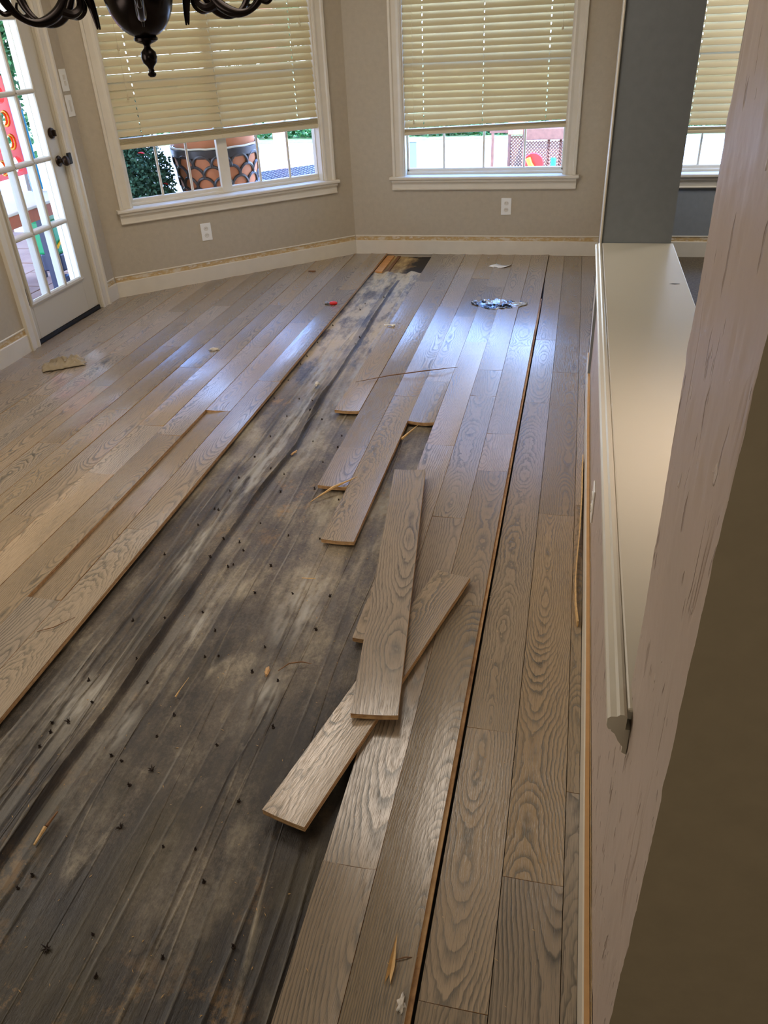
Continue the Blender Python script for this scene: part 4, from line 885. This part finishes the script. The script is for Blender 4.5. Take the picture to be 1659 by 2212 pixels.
# ------------------------------------------------------------------ outside
g = MB().box(-14, 12, YF + 0.2, 14.3, -0.35, -0.15); g.box(-14, -3.32, -3, YF + 0.2, -0.35, -0.15); g.box(-3.32, -1.6, 5.4, YF + 0.2, -0.35, -0.15, mat=None) if False else None
struct(g.build('patio_ground', M_CONC), 'pale concrete outside the windows')
st = empty('patio_paving', (0, 0, 0)); struct(st, 'sandstone paving outside the door')
for i in range(8):
    for j in range(9):
        x = -3.36 - 0.42 * i; y = 4.0 + 0.40 * j - 0.12 * (i % 2)
        if y > bayline(x) and x > -3.2: continue
        MB().box(x - 0.41, x, y, y + 0.39, -0.15, -0.118 + random.uniform(-.003, .003)).build('stone', M_FLAG, st, bevel=0.006)
struct(MB().box(-14, 12, 14.3, 40, -0.35, -0.13).build('lawn_ground', M_LAWN), 'grass beyond the concrete')
def leaves(mb, c, rad, n, ls, rnd, flat=1.0):
    for _ in range(n):
        while True:
            p = Vector((rnd.uniform(-1, 1), rnd.uniform(-1, 1), rnd.uniform(-1, 1)))
            if p.length < 1: break
        q = Vector(c) + Vector((p.x * rad[0], p.y * rad[1], p.z * rad[2])); d = Vector((rnd.gauss(0, 1), rnd.gauss(0, 1), rnd.gauss(0, 0.7))).normalized(); s = d.cross(Vector((rnd.gauss(0, 1), rnd.gauss(0, 1), rnd.gauss(0, 1)))).normalized() * ls * 0.28; L = ls * rnd.uniform(0.6, 1.2)
        mb.add([q, q + d * L * 0.5 + s, q + d * L, q + d * L * 0.5 - s], [(0, 1, 2, 3)])
rnd = random.Random(11)
# conifer-like shrub with red flowers outside the double window
sh = empty('flowering_shrub', (-3.30, 5.78, -0.15)); tag(sh, 'dark green shrub with red flowers outside the double window', 'shrub')
mb = MB(); leaves(mb, (0, 0, 0.75), (0.31, 0.31, 0.42), 12000, 0.034, rnd); leaves(mb, (0, 0, 1.2), (0.17, 0.17, 0.3), 3000, 0.032, rnd)
f = mb.build('foliage', M_LEAFD, sh); f['kind'] = 'stuff'
MB().tube([(0, 0, 0), (0, 0, 1.2)], [0.03, 0.012], 8).build('trunk', M_TRUNK, sh)
fm = None
for p in ((0.215, -0.20, 1.02), (0.12, -0.27, 0.69), (0.27, -0.02, 0.78), (-0.05, -0.29, 0.86), (0.10, -0.24, 1.18), (-0.12, -0.22, 0.98)):
    if fm is None:
        mb = MB()
        for k in range(7): a = k * 0.9; mb.lathe([(0, -0.004), (0.014, 0), (0, 0.004)], 8, c=(0.012 * math.cos(a), 0.012 * math.sin(a), 0.004 * k / 3))
        fm = mb.build('flower', M_FLOWER, sh, smooth=True, loc=p)
    else: inst(fm.data, 'flower', sh, p, (rnd.uniform(-1, 1), rnd.uniform(-1, 1), 0))
MB().lathe([(0.0, 0), (0.13, 0), (0.18, 0.30), (0.195, 0.31), (0.195, 0.34), (0.17, 0.34), (0.16, 0.3), (0, 0.3)], 24).build('pot', M_TERRA, sh, smooth=True)
# big clay planter with dark scale relief: round tapered body behind the mullion
pl = empty('clay_planter', (-2.80, 6.24, -0.15), BANG); tag(pl, 'large terracotta planter with dark overlapping scale relief', 'planter')
MB().lathe([(0, 0), (0.20, 0), (0.235, 0.20), (0.285, 0.55), (0.320, 0.85), (0.335, 0.97), (0.330, 0.975), (0.312, 0.98), (0.318, 1.08), (0.345, 1.15), (0.36, 1.20), (0.34, 1.21), (0.30, 1.1), (0, 1.05)], 48).build('body', M_TERRA, pl, smooth=True)
mb = MB(); mb.lathe([(0.328, 0.925), (0.345, 0.935), (0.350, 0.985), (0.342, 0.995), (0.322, 1.0)], 48); mb.build('rim_band', M_GLAZE, pl, smooth=True)
mb = MB(); mb.tube([(0.345 * math.cos(2 * PI * i / 48), 0.345 * math.sin(2 * PI * i / 48), 0.998 + 0.002 * math.sin(i * 1.9)) for i in range(49)], 0.0075, 6); mb.build('rim_frosting', M_CREAM, pl, smooth=True)
def prad(z): return lerp(0.235, 0.333, max(0, min(1, (z - 0.2) / 0.75)))
scale0 = None; NS = 14; zr = 0.40; rr_ = 0
while zr < 0.92:
    for k in range(NS):
        a0 = 2 * PI * (k + 0.5 * (rr_ % 2)) / NS; da = PI / NS * 1.06; mb = MB(); pts = []
        for t in range(11):
            th = PI * t / 10; a = a0 - da * math.cos(th); z = zr + 0.082 * math.sin(th); R = prad(z) + 0.006; pts.append((R * math.cos(a), R * math.sin(a), z))
        mb.tube(pts, 0.0115, 6); mb.build('scale_relief', M_GLAZE, pl, smooth=True)
    zr += 0.078; rr_ += 1
# orange stucco post and mesh patio table to the right
po = MB().box(-3.475, -3.335, 9.38, 9.52, -0.15, 3.0).build('stucco_post', M_STUCCO, bevel=0.01); tag(po, 'orange stucco post seen through the double window', 'post')
tb = empty('patio_table', (-2.55, 7.62, -0.15), BANG); tag(tb, 'dark mesh-topped patio table outside the double window', 'table')
mb = MB()
for i in range(15): mb.box(-0.42 + i * 0.06 - 0.010, -0.42 + i * 0.06 + 0.010, -0.42, 0.42, 0.545, 0.552); mb.box(-0.42, 0.42, -0.42 + i * 0.06 - 0.010, -0.42 + i * 0.06 + 0.010, 0.545, 0.552)
mb.build('mesh_top', M_IRON, tb)
for sx in (-1, 1):
    for sy in (-1, 1): MB().tube([(sx * 0.38, sy * 0.38, 0), (sx * 0.36, sy * 0.36, 0.545)], 0.012, 8).build('leg', M_IRON, tb)
# utility box, lattice playhouse, toys seen through window 2
cb = empty('utility_cabinet', (-1.655, 8.5, -0.15)); tag(cb, 'grey-green utility cabinet just outside the window right of centre', 'cabinet')
MB().box(-0.05, 0.05, -0.02, 0.12, 0, 0.70).build('body', M_BOXGR, cb, bevel=0.006); MB().box(-0.056, 0.056, -0.026, 0.126, 0.70, 0.718).build('lid', M_CREAM, cb, bevel=0.004)
ph = empty('lattice_playhouse', (-0.35, 11.3, -0.15)); tag(ph, 'red-brown timber playhouse with lattice panels', 'playhouse')
def latt(x0, x1, z0, z1, y, mi='lattice_panel'):
    mb = MB(); st_ = 0.040; h = z1 - z0; n = int((x1 - x0 + h) / st_) + 1
    for s in (1, -1):
        for i in range(n):
            xa = x0 - h + i * st_; p = [(xa, z0), (xa + h, z1)] if s == 1 else [(xa + h, z0), (xa, z1)]
            t0, t1 = 0, 1; dx = p[1][0] - p[0][0]
            ta, tb_ = (x0 - p[0][0]) / dx, (x1 - p[0][0]) / dx
            if ta > tb_: ta, tb_ = tb_, ta
            t0, t1 = max(0, ta), min(1, tb_)
            if t1 - t0 < 0.02: continue
            A = (lerp(p[0][0], p[1][0], t0), y + 0.004 * s, lerp(z0, z1, t0)); B = (lerp(p[0][0], p[1][0], t1), y + 0.004 * s, lerp(z0, z1, t1)); mb.tube([A, B], 0.0080, 4)
    o = mb.build(mi, M_LATT, ph); o['kind'] = 'stuff'; return o
latt(-0.53, -0.33, -0.0, 0.40, 0.0); latt(-0.33, 0.62, 0.0, 0.37, -0.30)
for x, y in ((-0.76, 0.0), (-0.54, 0.0), (-0.33, -0.30), (-0.02, -0.26), (0.13, -0.26), (0.62, -0.30)): MB().box(x - 0.018, x + 0.018, y - 0.018, y + 0.018, 0, 1.3).build('post', M_LATT, ph)
MB().box(-0.56, -0.31, -0.03, 0.02, 0.42, 0.62).build('fascia_board', M_STUCCO, ph); MB().box(-0.33, 0.64, -0.36, 0.2, 0.39, 0.52).build('rail_board', M_LATT, ph, bevel=0.01); MB().box(-0.80, -0.56, -0.02, 0.02, 0.44, 0.50).build('brace', M_LATT, ph)
rt = empty('toy_rider', (-0.52, 10.45, -0.15)); tag(rt, 'yellow and red ride-on toy in front of the lattice', 'toy')
mb = MB(); mb.tube([(-0.07, 0, 0.25), (-0.04, 0, 0.18), (0.03, 0, 0.08), (0.06, 0, 0.0)], [0.032, 0.030, 0.034, 0.036], 12); mb.build('chute', M_TOYYEL, rt, smooth=True)
blob_o = MB().lathe([(0, -0.02), (0.12, -0.02), (0.13, 0), (0.12, 0.02), (0, 0.02)], 24, mat=Matrix.Translation((-0.01, 0.10, 0.17)) @ Matrix.Rotation(PI / 2, 4, 'X')).build('wheel_arch', M_TOYRED, rt, smooth=True)
bs = MB().tube([(0, 0, 0), (0, 0, 0.24)], [0.033, 0.033], 12).build('toy_post', M_CYAN, loc=(-0.283, 10.5, -0.15)); tag(bs, 'light blue toy post in front of the lattice', 'toy')
# things outside the door
bp = empty('brick_pier', (-4.10, 6.00, -0.15)); tag(bp, 'red brick pier seen through the glazed door', 'pier')
MB().box(-0.045, 0.045, -0.088, 0.088, 0, 2.9).build('mortar_core', M_MORT, bp)
bmz = None; z = 0.005; rw = 0
while z < 2.6:
    for k in range(2):
        y0 = -0.095 + k * 0.098 if rw % 2 else -0.095
        ln = 0.092 if rw % 2 else 0.190
        if rw % 2 == 0 and k: continue
        MB().box(-0.052, 0.052, y0, y0 + ln, z, z + 0.062).build('brick', M_BRICK, bp)
    z += 0.074; rw += 1
gm = empty('giant_board_game', (-4.20, 5.50, -0.15)); tag(gm, 'giant red four-in-a-row frame with round holes outside the door', 'toy')
def holed(y0, y1, z0, z1, cols_, rows_, rad):
    mb = MB(); cw, chh = (y1 - y0) / cols_, (z1 - z0) / rows_; N = 24
    for i in range(cols_):
        for j in range(rows_):
            cy, cz = y0 + (i + .5) * cw, z0 + (j + .5) * chh; vs = []
            for x in (-0.02, 0.02):
                for k in range(N):
                    a = 2 * PI * k / N; c, s_ = math.cos(a), math.sin(a); vs.append((x, cy + rad * c, cz + rad * s_))
                for k in range(N):
                    a = 2 * PI * k / N; c, s_ = math.cos(a), math.sin(a); q = 1 / max(abs(c), abs(s_)); vs.append((x, cy + cw / 2 * c * q, cz + chh / 2 * s_ * q))
            fs = []
            for k in range(N):
                k2 = (k + 1) % N; fs += [(k, k2, N + k2, N + k), (2 * N + k, 3 * N + k, 3 * N + k2, 2 * N + k2), (k, 2 * N + k, 2 * N + k2, k2)]
            mb.add(vs, fs)
    return mb
holed(-0.95, 0.24, 0.87, 1.50, 7, 4, 0.058).build('frame', M_TOYRED, gm)
for i, j in ((6, 2), (6, 1), (5, 2), (5, 0), (4, 1)):
    cy, cz = -0.95 + (i + .5) * 0.17, 0.87 + (j + .5) * 0.1575
    MB().lathe([(0.045, -0.012), (0.062, -0.012), (0.062, 0.012), (0.045, 0.012)], 24, mat=Matrix.Translation((-0.004, cy, cz)) @ Matrix.Rotation(PI / 2, 4, 'Y')).build('disc', M_TOYYEL, gm, smooth=True)
MB().box(-0.02, 0.02, -0.95, 0.24, 1.50, 1.54).build('top_bar', M_TOYRED, gm)
for y, mt in ((0.275, M_TOYBLUE), (0.372, M_CYAN), (0.335, M_TOYBLUE)): MB().tube([(0.01, y, 0.735), (0.01, y, 1.30 if mt is M_CYAN else 1.36)], 0.017, 10).build('side_post', mt, gm, smooth=True)
pt = empty('play_table', (-4.15, 5.55, -0.15)); tag(pt, 'play table with a pale top and orange apron outside the door', 'table')
MB().box(-0.28, 0.28, -0.75, 0.325, 0.700, 0.722).build('table_top', M_CREAM, pt, bevel=0.005); MB().box(0.24, 0.27, -0.72, 0.30, 0.615, 0.700).build('apron', M_ORWOOD, pt)
for x in (-0.22, 0.22):
    for y in (-0.62, -0.16, 0.30): MB().box(x - 0.022, x + 0.022, y - 0.022, y + 0.022, 0, 0.70).build('leg', M_IRON, pt)
tc_ = empty('toy_cart', (-4.05, 5.66, -0.15)); tag(tc_, 'green toy cart with a yellow arch under the play table', 'toy')
MB().box(-0.1, 0.1, -0.13, 0.12, 0.30, 0.56).build('body', M_TOYGRN, tc_, bevel=0.02); MB().tube([(0.11, -0.13 + 0.25 * i / 10, 0.36 + 0.05 * math.sin(PI * i / 10)) for i in range(11)], 0.010, 8).build('arch', M_TOYYEL, tc_, smooth=True)
MB().box(-0.09, 0.09, -0.10, 0.10, 0.16, 0.30).build('wheel_box', M_IRON, tc_, bevel=0.015)
for y in (-0.08, 0.08): MB().lathe([(0, -0.02), (0.06, -0.02), (0.07, -0.01), (0.07, 0.01), (0.06, 0.02), (0, 0.02)], 16, mat=Matrix.Translation((0.09, y, 0.07)) @ Matrix.Rotation(PI / 2, 4, 'Y')).build('wheel', M_IRON, tc_, smooth=True)
bb = MB().box(-0.03, 0.03, -0.05, 0.05, 0, 0.62).build('toy_bin', M_CYAN, loc=(-3.72, 5.66, -0.15), bevel=0.01); tag(bb, 'light blue toy bin beside the brick pier', 'toy')
pr_ = empty('patio_roof', (0, 0, 0)); struct(pr_, 'roof over the paved patio by the door')
MB().box(-6.4, -3.31, 2.6, 7.3, 2.62, 2.72).build('roof_deck', M_CREAM, pr_)
for i in range(8): MB().box(-6.4, -3.31, 2.7 + 0.62 * i, 2.75 + 0.62 * i, 2.48, 2.62).build('rafter', M_CREAM, pr_)
for y in (2.75, 7.15): MB().box(-6.3, -6.16, y - 0.07, y + 0.07, -0.15, 2.48).build('roof_post', M_STUCCO, pr_, bevel=0.01)
# hedge and trees beyond
def tree(label, x, y, h, rad, n, ls, mat, seed):
    r = empty('tree', (x, y, -0.15)); tag(r, label, 'tree', 'trees beyond the patio'); rn = random.Random(seed); mb = MB()
    for k in range(5): leaves(mb, (rn.uniform(-.4, .4) * rad, rn.uniform(-.4, .4) * rad, h * rn.uniform(.45, .95)), (rad * .7, rad * .7, h * .3), n // 5, ls, rn)
    f = mb.build('crown', mat, r); f['kind'] = 'stuff'; MB().tube([(0, 0, 0), (0.05, 0, h * 0.5), (0, 0.1, h * 0.8)], [0.09, 0.06, 0.03], 8).build('trunk', M_TRUNK, r)
tree('leafy tree filling the upper door panes', -6.3, 8.7, 3.3, 1.3, 16000, 0.09, M_LEAFL, 1)
tree('leafy tree further left beyond the glazed door', -11.4, 11.6, 3.4, 1.6, 7000, 0.15, M_LEAFL, 2)
tree('light green tree beyond the orange post', -5.6, 15.5, 2.6, 1.2, 5000, 0.12, M_LEAFL, 3)
mb = MB(); leaves(mb, (0, 0, 0.12), (7, 0.35, 0.14), 9000, 0.10, rnd); hd = mb.build('flower_bed', M_LEAFL, loc=(-1, 14.9, -0.13)); tag(hd, 'low planting along the far edge of the concrete', 'plants', kind='stuff')
